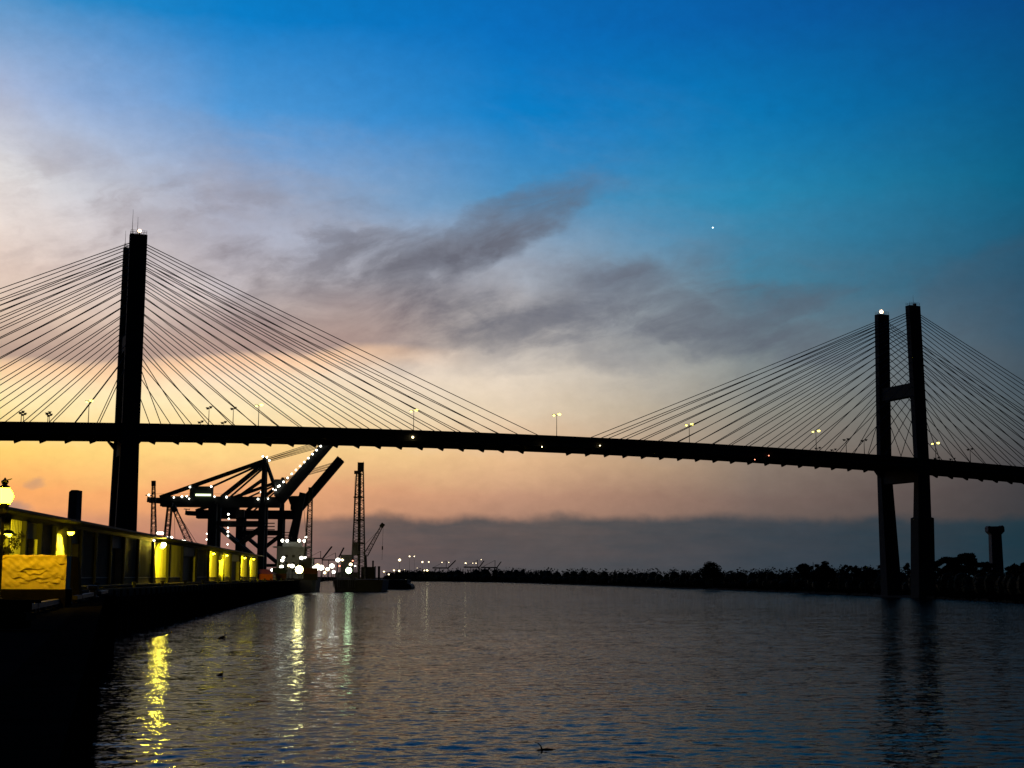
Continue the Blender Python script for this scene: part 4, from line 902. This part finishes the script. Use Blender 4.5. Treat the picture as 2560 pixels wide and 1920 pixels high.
while px < 2720:
    b0 = bank_at(max(px, 1000)); dist = b0.y + 30; zt_ = at(px, top_y(px) - 5 + random.uniform(-3.5, 3.5), dist).z; p = at(px, 1440, dist)
    hgt = max(zt_ - 1.5, 4); wd = hgt * random.uniform(.35, .6)
    for (dy, k) in ((0, 1.0), (22, .9), (-14, .55)):
        c = V((p.x + random.uniform(-2, 2), p.y + dy, 1.5 + hgt * k * .56)); o_ = len(m.v)
        m.ball((c.x, c.y, 1.2 + hgt * k * .42), 1, 7, 5, (wd * .6, wd * .5, hgt * k * .40))
        leaves(m, c - V((0, 0, hgt * .05)), (wd, wd * .8, hgt * k * .5), int(230 if dist < 1000 else 80), max(.55, dist / 900 * .9))
    px += max(wd * 1.1 * F / dist, 3.0)
tw = m.build('riverside_woods', 'leaf'); tag(tw, 'continuous black belt of trees along the far bank', 'woods', kind='stuff')
m = MB()                                                        # marsh grass and scrub at the water's edge
for i in range(5200):
    px = random.uniform(1000, 2670); b0 = bank_at(px); p = b0 + V((random.uniform(0, 9), random.uniform(.5, 16), random.uniform(.2, 1.6))); h = random.uniform(.5, 1.5) * (1 + b0.y / 1500); w = random.uniform(.15, .5) * (1 + b0.y / 700)
    o_ = len(m.v); m.v += [(p.x - w, p.y, p.z - .6), (p.x + w, p.y, p.z - .6), (p.x + random.uniform(-.4, .4), p.y, p.z + h)]; m.f.append((o_, o_+1, o_+2))
tag(m.build('marsh_grass', 'leaf'), 'dark marsh grass along the far waterline', 'grass', kind='stuff')
def tree(px, ytop, Y, w, kind, label):
    b = at(px, 1440, Y); gz = 2.0; zt_ = at(px, ytop, Y).z; h = zt_ - gz; o = thing({'pine': 'pine_tree', 'oak': 'broadleaf_tree', 'bare': 'open_tree'}[kind], label, 'tree', V((b.x, b.y, gz)), 'trees standing out of the far bank')
    b = V((b.x, b.y, gz)); ln = random.uniform(-.04, .04) * h
    tp = b + V((ln, 0, h * .86)); tr = MB().tube([b, b.lerp(tp, .5) + V((ln * .5, 0, 0)), tp], [h * .03, h * .022, h * .008], 7)
    cr = MB(); ncl = {'pine': 11, 'oak': 9, 'bare': 12}[kind]
    for k in range(ncl):
        f = random.uniform(.45, .98) if kind != 'oak' else random.uniform(.3, .9)
        a = random.uniform(0, 6.28); r_ = w * .5 * random.uniform(.35, .95) * (1.15 - abs(f - .65) * 1.1)
        st_ = b.lerp(tp, min(f, 1) * .9); e = st_ + V((math.cos(a) * r_, math.sin(a) * r_, h * random.uniform(.02, .12)))
        if e.z > zt_ - .3: e.z = zt_ - .3
        tr.tube([st_, st_.lerp(e, .5) + V((0, 0, h * .02)), e], [h * .011, h * .007, h * .003], 5)
        rad = w * {'pine': .25, 'oak': .30, 'bare': .15}[kind] * random.uniform(.8, 1.2)
        leaves(cr, e, (rad, rad, rad * (.5 if kind == 'pine' else .75)), {'pine': 230, 'oak': 300, 'bare': 70}[kind], h * .032 + .12)
        leaves(cr, e, (rad * .6, rad * .6, rad * .4), {'pine': 130, 'oak': 150, 'bare': 20}[kind], h * .03 + .12)
    if kind != 'bare': leaves(cr, b.lerp(tp, .95), (w * .2, w * .2, h * .09), 170, h * .03 + .1)
    tr.build('trunk', 'bark', o); cr.build('crown', 'leaf', o)
tree(1781, 1399, 860, 13.5, 'oak', 'lone round-headed tree rising above the low treeline right of mid-river')
tree(1766, 1412, 870, 7, 'bare', 'thin leaning tree at the left shoulder of the lone round-headed tree')
tree(2016, 1402, 690, 8.5, 'oak', 'leftmost of the clump of trees left of the right tower')
tree(2036, 1394, 700, 7.0, 'bare', 'open-branched tree in the middle of the clump left of the right tower')
tree(2064, 1395, 690, 10, 'oak', 'dense rounded tree at the right of the clump left of the right tower')
tree(2120, 1405, 640, 6.0, 'bare', 'spindly tree with a spike, midway between the clump and the tower')
tree(2141, 1407, 640, 3.6, 'oak', 'narrow pointed tree just left of the flat-topped tree')
tree(2164, 1408, 640, 6.5, 'oak', 'flat-topped tree close to the left leg of the right tower')
tree(2198, 1402, 640, 4.5, 'bare', 'tree half hidden by the left leg of the right tower')
tree(2268, 1399, 640, 4.8, 'oak', 'tree seen between the legs of the right tower')
tree(2345, 1392, 600, 6.5, 'pine', 'pine beside the right leg of the right tower')
tree(2372, 1383, 600, 9.5, 'pine', 'broad pine, second right of the right tower')
tree(2393, 1382, 605, 8, 'pine', 'pine just left of the tallest pine')
tree(2416, 1372, 600, 8.5, 'pine', 'tallest pine between the right tower and the old pier')
tree(2440, 1385, 600, 7.5, 'pine', 'pine just right of the tallest pine')
tree(2468, 1396, 600, 6, 'pine', 'pine touching the left side of the hammerhead pier')
tree(2536, 1402, 600, 8, 'pine', 'pine right of the hammerhead pier')
tree(2562, 1398, 605, 7, 'pine', 'pine cut by the right edge of the picture')
for i, (px, y) in enumerate(((1570, 1420), (1594, 1421), (1644, 1421))):
    b = at(px, 1440, 1100); t_ = at(px, y, 1100); o = thing('utility_pole', 'thin pole poking above the far treeline, %s from the left' % ordn[i], 'pole', V((b.x, b.y, 2)), 'poles on the far bank')
    MB().tube([(b.x, b.y, 2), t_], .22, 5).build('shaft', 'bark', o); MB().bar(t_ - V((1.2, 0, .8)), t_ + V((1.2, 0, -.8)), .2).build('cross_arm', 'bark', o)

# ------------------------------------------------------------------ birds, driftwood, evening star
def water_bird(px, py, size, label, flip=1):
    p = on_z(px, py, 0); s_ = size
    o = thing('water_bird', label, 'bird', p, 'birds on the river')
    m = MB().tube([p + V((-.55 * s_ * flip, 0, .02 * s_)), p + V((-.3 * s_ * flip, 0, .10 * s_)), p + V((0, 0, .16 * s_)), p + V((.22 * s_ * flip, 0, .22 * s_)), p + V((.30 * s_ * flip, 0, .38 * s_)), p + V((.27 * s_ * flip, 0, .55 * s_)), p + V((.30 * s_ * flip, 0, .63 * s_)), p + V((.24 * s_ * flip, 0, .68 * s_)), p + V((.08 * s_ * flip, 0, .66 * s_))], [.03 * s_, .11 * s_, .17 * s_, .15 * s_, .08 * s_, .055 * s_, .06 * s_, .045 * s_, .01 * s_], 8)
    m.build('body', 'feather', o, True)
water_bird(556, 1597, 1.05, 'black long-necked bird swimming in front of the wharf', 1)
water_bird(551, 1690, .6, 'smaller dark bird on the water nearer than the long-necked one', 1)
p = on_z(1352, 1878, .02); o = thing('driftwood', 'dark forked driftwood branch floating in the near water', 'driftwood', p)
MB().tube([p + V((-.5, .1, -.06)), p + V((-.1, .1, .02)), p + V((.25, .2, .05)), p + V((.6, .25, .02)), p + V((1.0, .2, -.05))], [.03, .05, .06, .045, .02], 7).build('stem', 'dark_timber', o)
MB().tube([p + V((.06, .1, .05)), p + V((.0, .1, .2)), p + V((-.12, .1, .33)), p + V((-.3, .1, .38))], [.05, .03, .018, .008], 6).build('branch', 'dark_timber', o)
p = at(1782, 569, 20000); st = MB().ball(p, 10.5, 10, 6, (1, 1, .8)).build('evening_star', 'star'); tag(st, 'tiny white evening star shining alone in the blue sky', 'star')
